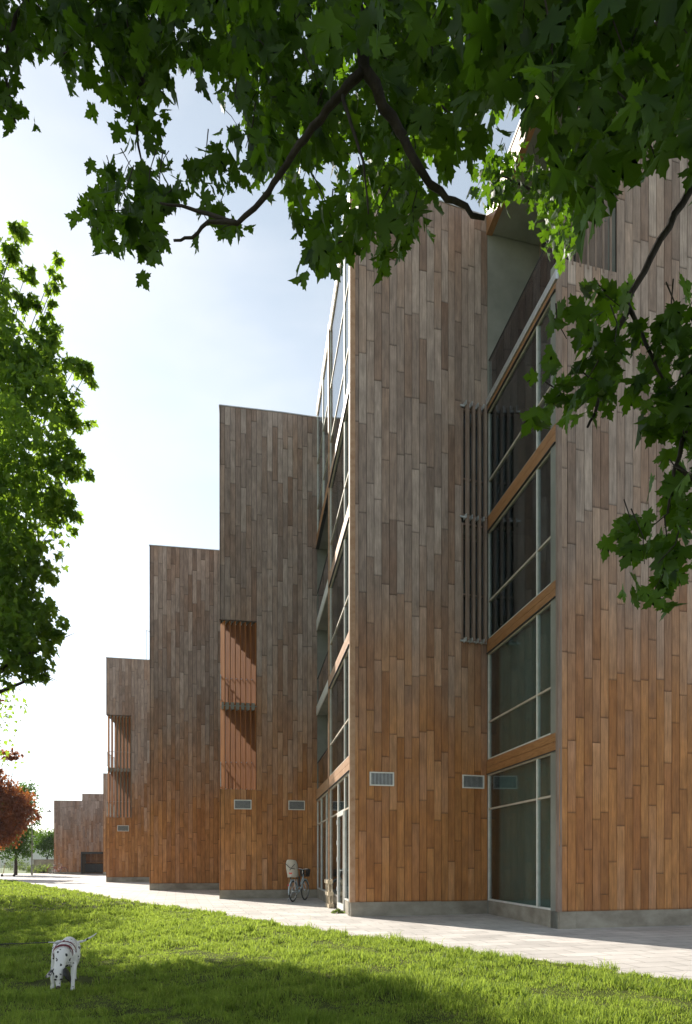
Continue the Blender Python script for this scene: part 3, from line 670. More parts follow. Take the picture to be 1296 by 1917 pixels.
# ------------------------------------------------------------------ LEAVES
half = [(.0, .0), (.10, -.05), (.27, -.10), (.25, .02), (.37, .05), (.31, .14), (.27, .20), (.42, .22), (.47, .33), (.62, .40), (.50, .44), (.48, .54), (.36, .50), (.31, .58), (.20, .47), (.19, .60), (.27, .70), (.18, .74), (.15, .85), (.07, .88), (.0, 1.05)]
full = half + [(-x, y) for x, y in half[-2:0:-1]]
LT = np.array([(0, .30)] + full); nLf = len(full)
LTF = np.array([(0, 1 + i, 1 + (i + 1) % nLf) for i in range(nLf)])
star = [(0, 0), (.3, -.08), (.28, .12), (.58, .36), (.34, .48), (.2, .5), (.2, .7), (0, 1.05), (-.2, .7), (-.2, .5), (-.34, .48), (-.58, .36), (-.28, .12), (-.3, -.08)]
LS = np.array([(0, .3)] + star); LSF = np.array([(0, 1 + i, 1 + (i + 1) % len(star)) for i in range(len(star))])
oval = [(0, 0), (.25, .25), (.3, .55), (0, 1), (-.3, .55), (-.25, .25)]
LO = np.array([(0, .45)] + oval); LOF = np.array([(0, 1 + i, 1 + (i + 1) % len(oval)) for i in range(len(oval))])
def leaves(P, L, T, TF, droop=.75, seed=0, flat=.0):
    """P (n,3) stem points, L (n) leaf lengths; tips hang down by droop"""
    r = np.random.default_rng(seed); n = len(P)
    tip = r.normal(0, 1, (n, 3)); tip[:, 2] = tip[:, 2] * .5 - droop * 2.2; tip /= np.linalg.norm(tip, axis=1)[:, None]
    q = r.normal(0, 1, (n, 3)); q[:, 2] += flat
    nrm = q - (q * tip).sum(1)[:, None] * tip; nrm /= np.linalg.norm(nrm, axis=1)[:, None]
    side = np.cross(tip, nrm)
    fold = r.uniform(-.15, .55, n); curl = r.uniform(-.35, .6, n); wob = r.uniform(-.3, .3, n)
    x = T[:, 0][None]; y = T[:, 1][None]
    z = fold[:, None] * np.abs(x) - curl[:, None] * (y - .3) ** 2 + wob[:, None] * x * y * 2
    xs = r.uniform(.85, 1.1, n)[:, None] * x
    V = P[:, None, :] + L[:, None, None] * (side[:, None, :] * xs[..., None] + tip[:, None, :] * y[..., None] + nrm[:, None, :] * z[..., None])
    k = len(T); Fc = (np.arange(n)[:, None, None] * k + TF[None]).reshape(-1, 3)
    return V.reshape(-1, 3), Fc
def leafmesh(name, parts, material, parent):
    Vs, Fs, b = [], [], 0
    for V, Fc in parts: Vs.append(V); Fs.append(Fc + b); b += len(V)
    return npmesh(name, np.concatenate(Vs), np.concatenate(Fs), 3, material, parent)

def inpoly(x, y, poly):
    c = np.zeros(len(x), bool); n = len(poly)
    for i in range(n):
        x1, y1 = poly[i]; x2, y2 = poly[(i + 1) % n]
        with np.errstate(divide='ignore', invalid='ignore'):
            c ^= ((y1 > y) != (y2 > y)) & (x < (x2 - x1) * (y - y1) / (y2 - y1 + 1e-9) + x1)
    return c
def clump(poly, Y0, Y1, L, cover, seed):
    """leaf positions in a hanging mass whose rough outline is poly, with real depth Y0..Y1"""
    r = np.random.default_rng(seed); a = np.array(poly, float); lo, hi = a.min(0), a.max(0)
    area = abs(sum(poly[i][0] * poly[(i + 1) % len(poly)][1] - poly[(i + 1) % len(poly)][0] * poly[i][1] for i in range(len(poly)))) / 2
    Ym = (Y0 + Y1) / 2; n = int(area * cover / (.42 * (L * F / Ym) ** 2)) + 2
    # twigs: leaves sit in bunches
    nb = max(2, n // 5); bx = []
    while len(bx) < nb:
        p = r.uniform(lo, hi, (nb * 3, 2)); p = p[inpoly(p[:, 0], p[:, 1], poly)]; bx += list(p)
    bx = np.array(bx[:nb]); bY = r.uniform(Y0, Y1, nb)
    k = r.integers(0, nb, n); Yl = bY[k] + r.normal(0, .12 * L / .14, n)
    s = L * F / Ym
    px = bx[k, 0] + r.normal(0, .55 * s, n); py = bx[k, 1] + r.normal(0, .5 * s, n) - .35 * s
    P = np.stack([(px - 648) * Yl / F, Yl, H0 + (1611 - py) * Yl / F], -1)
    return leaves(P, L * r.uniform(.6, 1.15, n), LT, LTF, .6, seed + 100), [at(x, y, Y) for (x, y), Y in zip(bx, bY)]

# overhead maple: trunk stands right of and behind the camera
tn = thing('maple_tree', 'overhanging maple whose dark leafy branches fill the top and right edge', 'tree', (5.2, -1.5, 0))
cl = [
 ([(-160, -420), (330, -420), (330, 90), (300, 170), (240, 150), (190, 130), (160, 120), (135, 150), (105, 100), (70, 95), (40, 130), (-160, 110)], 4.0, 5.6, .13, 3.6),
 ([(-160, 60), (0, 80), (20, 150), (38, 200), (40, 285), (0, 260), (-160, 270)], 4.2, 5, .12, 2.6),
 ([(195, 60), (320, 60), (308, 170), (295, 235), (285, 240), (262, 270), (238, 280), (225, 220), (200, 170)], 4.4, 5.2, .12, 3.2),
 ([(150, 430), (172, 375), (200, 335), (235, 325), (305, 345), (322, 400), (305, 465), (275, 495), (240, 480), (200, 460), (160, 465)], 4.0, 4.8, .13, 4.2),
 ([(365, 315), (415, 300), (430, 340), (460, 385), (455, 430), (430, 460), (400, 445), (375, 420), (360, 360)], 4.0, 4.7, .12, 2.8),
 ([(240, 260), (300, 280), (312, 345), (245, 345)], 4.3, 4.7, .12, 1.4),
 ([(300, -420), (1000, -420), (1000, 150), (880, 260), (800, 340), (740, 400), (700, 420), (650, 400), (590, 380), (540, 390), (500, 370), (480, 300), (445, 270), (440, 220), (430, 170), (400, 140), (370, 140), (340, 110), (320, 60)], 3.4, 6.2, .135, 4.2),
 ([(420, -100), (900, -100), (880, 150), (760, 180), (640, 130), (560, 150), (470, 130)], 2.6, 3.6, .14, 1.3),
 ([(580, 380), (700, 400), (790, 370), (775, 445), (740, 500), (690, 515), (640, 500), (600, 535), (582, 480)], 3.6, 4.4, .13, 3.2),
 ([(860, -420), (1500, -420), (1500, 260), (1300, 240), (1220, 290), (1160, 380), (1100, 400), (1050, 280), (980, 130), (860, 60)], 2.3, 3.8, .14, 5.0),
 ([(820, 150), (900, 120), (960, 60), (1010, 110), (900, 260), (840, 260)], 2.4, 3.2, .145, 1.6),
 ([(1070, 300), (1170, 300), (1170, 430), (1090, 440)], 2.2, 2.6, .15, 1.8),
 ([(1180, 240), (1400, 240), (1400, 335), (1200, 335)], 2.4, 3.0, .14, 2.6),
 ([(890, 300), (965, 285), (975, 355), (930, 385), (885, 365)], 7.5, 8.3, .13, 3.6),
 ([(1010, 270), (1060, 260), (1070, 340), (1080, 400), (1072, 440), (1050, 500), (1030, 480), (1010, 410), (995, 370), (1000, 310)], 7.2, 8.4, .135, 4.5),
 ([(1000, 700), (1060, 610), (1130, 570), (1190, 580), (1180, 660), (1150, 740), (1130, 830), (1060, 850), (1010, 810), (1040, 740)], 3.1, 3.8, .12, 2.6),
 ([(1200, 590), (1290, 560), (1420, 520), (1420, 780), (1290, 700), (1200, 720)], 3.0, 3.8, .12, 2.6),
 ([(1180, 730), (1420, 700), (1420, 1040), (1300, 1070), (1240, 1110), (1190, 1125), (1165, 1000), (1225, 890), (1230, 800)], 3.0, 3.7, .12, 2.9),
]
parts, twigpts = [], []
for i, (poly, a, b2, L_, cv) in enumerate(cl):
    (lv, bx) = clump(poly, a, b2, L_, cv, 200 + i); parts.append(lv); twigpts.append(bx)
# crown above and behind the camera, out of the picture but part of the tree
r = np.random.default_rng(5); n = 5000; v = r.normal(0, 1, (n, 3)); v /= np.linalg.norm(v, axis=1)[:, None]; v *= r.uniform(.5, 1, n)[:, None] ** .33
P = v * np.array([5.5, 4.5, 3.0]) + np.array([3.5, .5, 10.0])
P = P[(H0 + 1.26 * np.maximum(P[:, 1], 0) + .5 < P[:, 2])]
parts.append(leaves(P, np.full(len(P), .17), LS, LSF, .6, 9))
cr_ = leafmesh('crown', parts, M['leaf'], None)
b = MB()
def br_(pts, r0, r1):
    pts = [Vector(p) for p in pts]
    out = []
    for i in range(len(pts) - 1):
        for k in range(3):
            out.append(pts[i].lerp(pts[i + 1], k / 3) + Vector((random.uniform(-1, 1), random.uniform(-1, 1), random.uniform(-1, 1))) * r0 * .35 * (k > 0))
    out.append(pts[-1]); n = len(out)
    b.tube(out, [r0 + (r1 - r0) * i / (n - 1) for i in range(n)], 7)
b.tube([(5.2, -1.5, -.3), (5.15, -1.5, 1.5), (5.1, -1.3, 3.5), (4.8, -1.0, 5.5), (4.4, -.5, 8), (4.2, 0, 11)], [.30, .22, .20, .18, .13, .05], 12)
br_([(4.8, -1, 5.3), (2.8, .5, 6.6), (1.0, 2.0, 6.6), at(650, -120, 3.198), at(665, 0, 3.198), at(682, 130, 3.198), at(735, 220, 3.276), at(765, 280, 3.315), at(805, 345, 3.354), at(850, 375, 3.354), at(908, 408, 3.354)], .045, .011)
br_([at(682, 130, 3.198), at(640, 175, 3.237), at(600, 225, 3.276), at(560, 270, 3.315), at(525, 325, 3.354), at(490, 375, 3.393), at(445, 418, 3.393), at(390, 415, 3.432), at(360, 445, 3.432), at(325, 450, 3.432)], .022, .006)
br_([at(445, 418, 3.393), at(390, 400, 3.432), at(340, 385, 3.432), at(300, 380, 3.432)], .012, .005)
br_([at(640, 175, 3.237), at(660, 240, 3.198), at(680, 300, 3.198), at(690, 400, 3.198)], .010, .004)
br_([(4.8, -1, 5.2), (3.9, 1.0, 5.2), (3.0, 2.4, 4.9), at(1400, 180, 3.4), at(1330, 290, 3.4), at(1275, 385, 3.4), at(1235, 450, 3.4), at(1190, 535, 3.4), at(1160, 610, 3.4), at(1140, 690, 3.4), at(1115, 770, 3.4), at(1100, 800, 3.4)], .032, .006)
br_([at(1175, 570, 3.4), at(1200, 620, 3.35), at(1230, 690, 3.3), at(1260, 740, 3.3)], .012, .005)
br_([at(1160, 610, 3.4), at(1120, 650, 3.45), at(1080, 655, 3.5)], .008, .003)
br_([(3.9, 1.0, 5.2), (3.4, 2.4, 4.0), at(1420, 500, 3.3), at(1340, 680, 3.3), at(1290, 790, 3.3), at(1262, 880, 3.3), at(1250, 960, 3.3)], .03, .005)
br_([at(1262, 870, 3.3), at(1300, 900, 3.3), at(1360, 920, 3.3)], .012, .006)
br_([(4.4, -.5, 8), (1.5, 1.5, 9), (-1.2, 3.2, 8), at(330, -200, 4.6), at(345, -40, 4.6), at(290, 90, 4.7), at(250, 200, 4.7), at(265, 300, 4.7)], .05, .006)
br_([at(330, -200, 4.6), at(220, -120, 4.6), at(120, -60, 4.6), at(30, 30, 4.6), at(5, 130, 4.6), at(30, 230, 4.6)], .03, .006)
br_([(3.9, 1.0, 5.2), (2.4, 1.8, 5.6), at(1200, -150, 2.7), at(1120, 40, 2.7), at(1080, 160, 2.8), at(1010, 180, 2.9)], .03, .008)
br_([(3.4, 2.4, 7.5), (4.5, 6.0, 10.5), at(1080, 200, 7.8), at(1040, 310, 7.8), at(1000, 360, 7.9), at(975, 345, 7.9), at(940, 330, 7.9)], .04, .008)
br_([at(1040, 310, 7.8), at(1045, 400, 7.8), at(1048, 450, 7.8)], .012, .005)
for bx in twigpts:      # twigs inside the leaf bunches
    for p in bx[::2]:
        q = p + Vector((random.uniform(-.12, .12), random.uniform(-.12, .12), random.uniform(.05, .25)))
        m_ = (p + q) / 2 + Vector((random.uniform(-.03, .03), 0, 0)); b.tube([q, m_, p], [.004, .003, .002], 4, cap=False)
tk = b.build('trunk', M['bark'], None, smooth=True)
for o in (cr_, tk):
    o.parent = tn; o.matrix_parent_inverse = Matrix.Translation((-5.2, 1.5, 0))

# trees with ellipsoid crowns
def blob_leaves(bl, L, per, seed, T=LS, TF=LSF, droop=.55, shell=.45, flat=.6):
    """bl: (centre, (rx,ry,rz)) ; leaves in bunches on many short shoots"""
    r = np.random.default_rng(seed); out = []; cs = []
    for c, rad in bl:
        rad = np.array(rad, float); n = max(20, int(per * (1.7 if min(rad) > .98 else 1) * (rad[0] * rad[1] + rad[0] * rad[2] + rad[1] * rad[2]) / 3 * 12))
        nbn = max(4, n // 14)
        v = r.normal(0, 1, (nbn, 3)); v /= np.linalg.norm(v, axis=1)[:, None]
        v *= (shell + (1 - shell) * r.random(nbn))[:, None]
        ctr = v * rad * (1 + .12 * np.sin(v[:, :1] * 7 + seed)) + np.array(c)
        k = r.integers(0, nbn, n)
        P = ctr[k] + r.normal(0, 1, (n, 3)) * np.minimum(rad.min() * .16, .38) 
        out.append(P); cs.append(np.array(c))
    P = np.concatenate(out); return leaves(P, L * r.uniform(.65, 1.2, len(P)), T, TF, droop, seed, flat), cs
def tree(name, label, loc, bl, L, per, seed, leafm, trunk_h, tr0, group=None, T=LS, TF=LSF, extra=(), **kw):
    o = thing(name, label, 'tree', loc, 0, group)
    lv, cs = blob_leaves([(Vector(c) - Vector(loc), rad) for c, rad in bl], L, per, seed, T, TF, **kw)
    leafmesh('crown', [lv] + list(extra), leafm, o)
    b = MB(); top = Vector((0, 0, trunk_h))
    b.tube([(0, 0, -.3), (.02, 0, trunk_h * .4), (0, .03, trunk_h * .75), top], [tr0 * 1.3, tr0, tr0 * .85, tr0 * .7], 10)
    for c in cs:
        c = Vector(c); sml = .25 if (c.z > 6 and len(cs) > 25) else 1
        m_ = top.lerp(c, .5) + Vector((0, 0, -.08 * (c - top).length))
        b.tube([top - Vector((0, 0, .2)), m_, c], [tr0 * .45 * sml, tr0 * .25 * sml, tr0 * .08 * sml], 6)
        for k in range(3 if sml == 1 else 0):
            e = c + Vector((random.gauss(0, .5), random.gauss(0, .5), random.gauss(.1, .5))) * .45; b.tube([c, e], [tr0 * .05, .004], 4)
    b.build('trunk', M['bark'], o, smooth=True)
    return o
lb = []
for (x, y, rp, Y) in ((-60, 520, 85, 14.3), (-20, 620, 85, 14), (20, 700, 70, 13.6), (100, 560, 15, 14), (103, 538, 10, 14), (92, 622, 16, 14), (84, 612, 10, 14), (107, 515, 13, 14), (108, 485, 9, 14), (95, 600, 18, 14), (85, 640, 30, 14), (50, 510, 18, 14.2), (30, 440, 22, 14.2), (60, 560, 16, 14), (70, 680, 45, 13.8), (140, 690, 30, 13.8), (170, 685, 12, 13.8), (60, 770, 70, 13.5), (120, 760, 38, 14), (150, 790, 18, 14),
                      (20, 850, 90, 13), (110, 850, 45, 13.4), (145, 870, 25, 13.4), (30, 950, 90, 13), (105, 945, 40, 13.4), (135, 950, 18, 13.4), (0, 1050, 85, 12.8), (60, 1050, 40, 13), (95, 1080, 14, 13), (10, 1140, 85, 12.8), (80, 1150, 38, 13), (105, 1200, 18, 13), (60, 1220, 48, 12.8), (80, 1262, 16, 12.8), (0, 1215, 60, 12.8), (22, 470, 24, 14.2), (40, 560, 20, 14)):
    rr = rp * Y / F; lb.append((at(x, y, Y), (rr, rr * (1.0 if rp > 50 else 1.5), rr)))
_r = random.Random(12)
lb += [((-10.6 + _r.uniform(-1.9, 1.9), 15.4 + _r.uniform(-3.0, 2.9), 8.4 + _r.uniform(-3.2, 3.2)), (_r.uniform(1.05, 1.5), _r.uniform(1.05, 1.5), _r.uniform(.8, 1.2))) for _ in range(14)]  # unseen crown masses, broken up to dapple the lawn with shade
lb += [ ((-10.3, 17.9, 9.9), (1.9, 1.3, 1.9)), ((-12.5, 17.6, 7), (2.2, 1.8, 2.2)), ((-10.6, 13.7, 14.3), (2.7, 2.1, 3.1)), ]  # unseen crown masses added to keep sun off lawn and overhead leaves
tree('maple_tree', 'tall sunlit maple crown hanging in at the left edge', (-10.6, 14.5, -.1), lb, .14, 98, 31, M['leaf2'], 4.5, .24, shell=.35)
# further maple on the lawn, left of the picture, that shades the far grass
tree('maple_tree', 'maple on the lawn beyond the left edge shading the far grass', (-17.5, 27, 0), [((-17.5, 27, 7.5), (3.6, 3.6, 3.6)), ((-17, 25, 9.5), (2.6, 2.6, 2.4))], .17, 26, 33, M['leaf2'], 4.2, .22)
cb = []
for (x, y, rp, Y) in ((5, 1470, 22, 50), (10, 1510, 40, 50), (35, 1500, 25, 50), (50, 1525, 20, 50), (-30, 1470, 30, 50), (0, 1560, 28, 50), (20, 1550, 24, 50), (15, 1413, 12, 50), (32, 1410, 8, 50), (-8, 1410, 12, 50), (0, 1310, 5, 50), (22, 1416, 9, 50), (-15, 1440, 16, 50), (0, 1445, 8, 50)):
    rr = rp * Y / F; cb.append((at(x, y, Y), (rr * 1.05, rr * 1.3, rr)))
tree('copper_maple', 'dark red copper leaved maple beside the scooter', (-25.7, 50, 0), cb, .17, 55, 41, M['copper'], 2.6, .14)
gb = []
for (x, y, rp, Y) in ((48, 1488, 20, 62), (60, 1512, 14, 62), (66, 1535, 9, 62), (30, 1560, 30, 62), (40, 1585, 18, 62), (20, 1520, 30, 62), (0, 1590, 18, 60)):
    rr = rp * Y / F; gb.append((at(x, y, Y), (rr * 1.25, rr * 1.25, rr * 1.15)))
tree('round_tree', 'green tree close behind the copper leaved maple', (-30, 62, 0), gb, .2, 42, 43, M['leaf'], 2.4, .13, T=LO, TF=LOF)
gb = []
for (x, y, rp, Y) in ((85, 1575, 18, 80), (98, 1570, 16, 80), (78, 1585, 12, 80), (92, 1592, 12, 80)):
    rr = rp * Y / F; gb.append((at(x, y, Y), (rr * 1.25, rr * 1.25, rr * 1.15)))
tree('round_tree', 'small round green tree behind the low far timber block', (-35, 80, 0), gb, .2, 42, 44, M['leaf'], 1.6, .1, T=LO, TF=LOF)
# sprays of leaves on green shoots that stick up from the left maple are already blobs above
# bushes
for i, (x, g, Y, w, h, lab) in enumerate(((68, 1626, 74, 1.1, .75, 'low bright shrub in the middle of the far planting'), (82, 1628, 71, .9, .9, 'taller leafy shrub beside the low far concrete wall'), (50, 1622, 78, .9, .9, 'pale shrub left of the others in the far planting'), (30, 1612, 88, 1.3, 1.5, 'loose pale green shrub behind the far fence'))):
    c = at(x, 1600, Y); o = thing('shrub', lab, 'shrub', (c.x, Y, 0), 0, 'shrubs beyond the paving')
    lv, cs = blob_leaves([((0, 0, h * .55), (w, w * .8, h * .6)), ((w * .6, 0, h * .4), (w * .5, w * .5, h * .45)), ((-w * .7, .1, h * .4), (w * .5, w * .5, h * .4))], .14, 60, 60 + i, LO, LOF, droop=-.3)
    leafmesh('foliage', [lv], M['bush'], o)
    b = MB()
    for k in range(7): b.tube([(0, 0, -.05), (random.uniform(-w, w) * .6, random.uniform(-.3, .3), h * .8)], [.02, .006], 5)
    b.build('stem', M['bark'], o)
# far wood, one mass
wb = []
for k in range(46):
    Y = random.uniform(150, 190); x = random.uniform(-260, 160); rr = random.uniform(3, 5.5); wb.append(((Vector(((x - 648) * Y / F, Y, rr * .75))), (rr, rr, rr * random.uniform(.8, 1.25))))
lv, cs = blob_leaves(wb, .8, 3.2, 77, LO, LOF); o = leafmesh('woodland', [lv], M['bush'], None); tag(o, 'pale distant wood along the horizon at the far left', 'woodland', kind='stuff')
# distant building
o = thing('distant_building', 'small pale flat building far off between the trees', 'building', (at(50, 1600, 140).x, 140, 0))
b = MB(); b.box((0, 0, 3), (9, 8, 6)); b.build('wall', M['white'], o); b = MB(); b.box((0, 0, 6.15), (9.4, 8.4, .28)); b.build('roof', M['roof'], o)
for k in range(4):
    b = MB(); b.box((-3.2 + k * 2.1, -4.02, 4.3), (1.1, .06, 1.2)); b.build('window', M['black'], o)
# low concrete wall
o = MB(); o.box((0, 0, .55), (3.4, .25, 1.7)); o.box((0, 0, 1.43), (3.5, .32, .06)); w_ = o.build('low_wall', M['conc']); w_.location = (at(93, 1600, 74).x, 74, 0); tag(w_, 'low grey concrete wall ending behind the far timber block', 'wall')
# wire fence
o = thing('wire_fence', 'thin wire fence in front of the far planting', 'fence', (-44, 76, 0))
for k in range(9):
    b = MB(); b.tube([(k * 1.4, 0, -.1), (k * 1.4, 0, 1.5)], .03, 6); b.build('post', M['alu'], o)
b = MB()
for z in (.15, .5, .85, 1.2, 1.45): b.tube([(0, 0, z), (11.2, 0, z)], .010, 4)
for k in range(46): b.tube([(k * .243, 0, .15), (k * .243, 0, 1.45)], .006, 4)
b.build('wire_mesh', M['alu'], o)
# bench table far
o = thing('picnic_table', 'weathered picnic table standing in front of the far fence', 'table', (gr(24, 1627).x * 1.0, 72, 0), .3)
wd = M['trim']
b = MB(); [b.box((0, -.3 + k * .15, .74), (1.8, .14, .04)) for k in range(5)]; b.build('tabletop', wd, o)
for s in (-1, 1):
    b = MB(); b.box((0, s * .72, .45), (1.8, .28, .04)); b.build('seat', wd, o)
    b = MB(); [b.tube([(s * .65, t * .75, 0), (s * .65, t * .25, .72)], .04, 6) for t in (-1, 1)]; b.tube([(s * .65, -.75, .42), (s * .65, .75, .42)], .035, 6); b.build('leg', wd, o)
# lamp pole + suspended lamp
pp = at(60, 1600, 62)
o = thing('lamp_pole', 'plain grey mast between the copper maple and the far block', 'pole', (pp.x, 62, 0))
b = MB(); b.tube([(0, 0, -.1), (0, 0, .9)], .085, 10); b.tube([(0, 0, .9), (0, 0, 5.9)], [.065, .05], 10); b.build('mast', M['conc2'], o, True)
b = MB(); b.ball((0, 0, 5.93), .07); b.build('cap', M['alu'], o)
lp = at(92, 1519, 62)
o = thing('street_lamp', 'dark hanging lamp shade against the white sky by the far block', 'lamp', (lp.x, 62, lp.z))
b = MB(); prof = [(.02, .20), (.05, .18), (.06, .10), (.20, .03), (.23, -.04), (.20, -.04), (.05, .06)]
vs = [(r_ * math.cos(2 * math.pi * k / 18), r_ * math.sin(2 * math.pi * k / 18), z) for r_, z in prof for k in range(18)]
b.add(vs, [(j * 18 + k, j * 18 + (k + 1) % 18, (j + 1) * 18 + (k + 1) % 18, (j + 1) * 18 + k) for j in range(6) for k in range(18)]); b.build('lamp_shade', M['black'], o)
b = MB(); b.tube([(pp.x - lp.x, 0, 5.85 - lp.z), (0, 0, .22), (2.2, 3.5, .9)], .008, 5); b.build('cable', M['black'], o)

# ------------------------------------------------------------------ HAZE
b = MB(); b.box((0, 190, 22), (640, 400, 48)); hz_ = b.build('haze', bpy.data.materials.new('air')); tag(hz_, 'thin warm summer haze in the air towards the horizon', 'haze', kind='stuff')
hm0 = hz_.data.materials[0]; hm0.use_nodes = True; nt_ = hm0.node_tree; nt_.nodes.remove(nt_.nodes['Principled BSDF'])
pv = nt_.nodes.new('ShaderNodeVolumePrincipled'); pv.inputs['Color'].default_value = (.95, .96, 1, 1); pv.inputs['Density'].default_value = .00022; pv.inputs['Anisotropy'].default_value = .2
nt_.links.new(pv.outputs[0], nt_.nodes['Material Output'].inputs['Volume'])
# ------------------------------------------------------------------ BICYCLE
rub = mat('tyre rubber', (.02, .02, .02), .8); chrome = mat('chromed steel', (.6, .6, .6), .25, 1); fr_white = mat('pale blue paint', (.52, .60, .66), .3)
seatp = mat('beige grey plastic', (.45, .42, .36), .55); blk = mat('black plastic', (.02, .02, .022), .5); redp = mat('red reflector', (.7, .05, .05), .3); tan_ = mat('tan strap', (.3, .16, .07), .6)
def bicycle(label, loc, rz, seat=True, fmat=None):
    o = thing('bicycle', label, 'bicycle', loc, rz); fm = fmat or fr_white
    for x in (0, 1.08):
        b = MB(); b.ring((x, 0, .34), (0, 1, 0), .325, .019, 36, 8); w = b.build('wheel', rub, o, True)
        b = MB(); b.ring((x, 0, .34), (0, 1, 0), .302, .012, 36, 6); b.tube([(x, -.045, .34), (x, .045, .34)], .022, 8)
        for k in range(18):
            a = k * math.pi / 9 + .1; b.tube([(x, .03 * (-1) ** k, .34), (x + .30 * math.cos(a), 0, .34 + .30 * math.sin(a))], .0018, 3, cap=False)
        b.build('rim', chrome, w, True)
        b = MB(); pts = [(x + .365 * math.cos(a), 0, .34 + .365 * math.sin(a)) for a in [R(-15 + k * 12) if x == 0 else R(25 + k * 11) for k in range(17 if x == 0 else 12)]]
        if x == 0: pts = [(-p_[0], p_[1], p_[2]) for p_ in pts]
        b.tube(pts, .022, 6); b.build('mudguard', fm, o, True)
    b = MB()
    bb = (.46, 0, .29); st = (.30, 0, .72); hd = (.90, 0, .80); hd2 = (.93, 0, .62)
    b.tube([hd2, (.62, 0, .36), bb], .020, 8); b.tube([hd, (.60, 0, .50), (.40, 0, .42)], .016, 8); b.tube([bb, st], .017, 8)
    for s in (-1, 1):
        b.tube([bb, (.2, .05 * s, .31), (0, .06 * s, .34)], .010, 6); b.tube([(.33, 0, .62), (.15, .055 * s, .47), (0, .06 * s, .34)], .009, 6)
        b.tube([(.945, .03 * s, .58), (1.0, .05 * s, .46), (1.08, .05 * s, .34)], .012, 6)
    b.tube([(.88, 0, .86), (.95, 0, .56)], .02, 8); b.build('frame', fm, o, True)
    b = MB(); b.tube([(.86, 0, .80), (.84, 0, 1.0), (.87, 0, 1.03)], .012, 8); b.tube([(.62, -.28, 1.03), (.74, -.27, 1.06), (.86, -.16, 1.06), (.88, 0, 1.03), (.86, .16, 1.06), (.74, .27, 1.06), (.62, .28, 1.03)], .011, 8)
    h = b.build('handlebar', chrome, o, True)
    for s in (-1, 1):
        b = MB(); b.tube([(.66, .276 * s, 1.04), (.55, .282 * s, 1.02)], .017, 8); b.build('grip', blk, h, True)
    b = MB(); b.tube([st, (.28, 0, .84)], .012, 8); b.ball((.27, 0, .87), (.13, .085, .035)); b.ball((.37, 0, .87), (.09, .04, .028)); b.build('saddle', blk, o, True)
    b = MB(); b.ring((.46, .05, .29), (0, 1, 0), .085, .006, 24, 5); b.tube([(.46, -.09, .29), (.46, .09, .29)], .012, 6); b.tube([(.46, .09, .29), (.53, .09, .14)], .01, 6); b.tube([(.46, -.09, .29), (.39, -.09, .44)], .01, 6)
    b.box((.54, .13, .13), (.09, .07, .02)); b.box((.38, -.13, .45), (.09, .07, .02)); b.box((.24, .055, .32), (.44, .012, .07)); b.build('crank', chrome, o)
    b = MB()
    for s in (-1, 1): b.tube([(0, .06 * s, .34), (-.05, .07 * s, .72), (.22, .07 * s, .73)], .006, 5); b.tube([(0, .06 * s, .34), (.12, .07 * s, .72)], .005, 5)
    for x in (-.05, .05, .15): b.tube([(x, -.07, .725), (x, .07, .725)], .005, 5)
    b.tube([(-.05, -.07, .725), (-.13, 0, .725), (-.05, .07, .725)], .005, 5); b.build('luggage_rack', chrome, o)
    b = MB(); b.tube([(.1, .08, .30), (.02, .19, .01)], .009, 6); b.build('kickstand', chrome, o)
    b = MB(); b.box((-.40, 0, .55), (.03, .05, .04)); b.build('tail_light', redp, o)
    if seat:
        # wicker basket in front
        b = MB(); N = 20
        for k, (z, sx, sy) in enumerate(((.80, .10, .13), (.86, .11, .14), (.92, .12, .15), (.98, .13, .165), (1.03, .135, .17))):
            b.tube([(1.08 + sx * math.copysign(abs(math.cos(a)) ** .6, math.cos(a)), sy * math.copysign(abs(math.sin(a)) ** .6, math.sin(a)), z) for a in [2 * math.pi * i / N for i in range(N + 1)]], .007, 5)
        for i in range(N):
            a = 2 * math.pi * i / N; f = lambda sx, sy: (1.08 + sx * math.copysign(abs(math.cos(a)) ** .6, math.cos(a)), sy * math.copysign(abs(math.sin(a)) ** .6, math.sin(a)))
            b.tube([(*f(.10, .13), .80), (*f(.135, .17), 1.03)], .012, 4)
        b.box((1.08, 0, .80), (.17, .22, .01)); b.build('basket', blk, o)
        # child seat: curved shell
        vs = []; nu_, nv_ = 11, 12
        for j in range(nv_):
            tz = j / (nv_ - 1)
            for i in range(nu_):
                u = (i / (nu_ - 1)) * 2 - 1; w = .165 + .02 * math.sin(tz * 3) - (.04 * max(0, tz - .75) / .25)
                vs.append((-.16 - .10 * tz + .17 * abs(u) ** 2.6 * (1 - .35 * tz), u * w, .80 + .56 * tz - .03 * abs(u) ** 3 * (tz > .95)))
        fs = [(j * nu_ + i, j * nu_ + i + 1, (j + 1) * nu_ + i + 1, (j + 1) * nu_ + i) for j in range(nv_ - 1) for i in range(nu_ - 1)]
        b = MB(); b.add(vs, fs); b.box((.02, 0, .81), (.34, .27, .035))
        sh = b.build('child_seat', seatp, o, True); md = sh.modifiers.new('thick', 'SOLIDIFY'); md.thickness = .022
        for s in (-1, 1):
            b = MB(); b.box((.17, s * .15, .66), (.09, .03, .32)); b.box((.19, s * .145, .50), (.17, .06, .02)); b.build('foot_guard', blk, sh)
        b = MB(); b.tube([(-.27, -.17, 1.06), (-.285, 0, 1.10), (-.25, .17, 1.24)], .012, 6); b.tube([(-.26, -.16, 1.22), (-.285, .0, 1.02)], .010, 6); b.build('strap', blk, sh)
        b = MB(); b.box((-.20, 0, .95), (.012, .10, .10)); b.build('reflector', redp, sh)
    return o
hd_ = math.atan2(.95, .30)
rb = gr(551, 1688); bicycle('pale city bicycle with a beige child seat and front basket by the second tower', (rb.x - .03, rb.y - .1, 0), hd_)
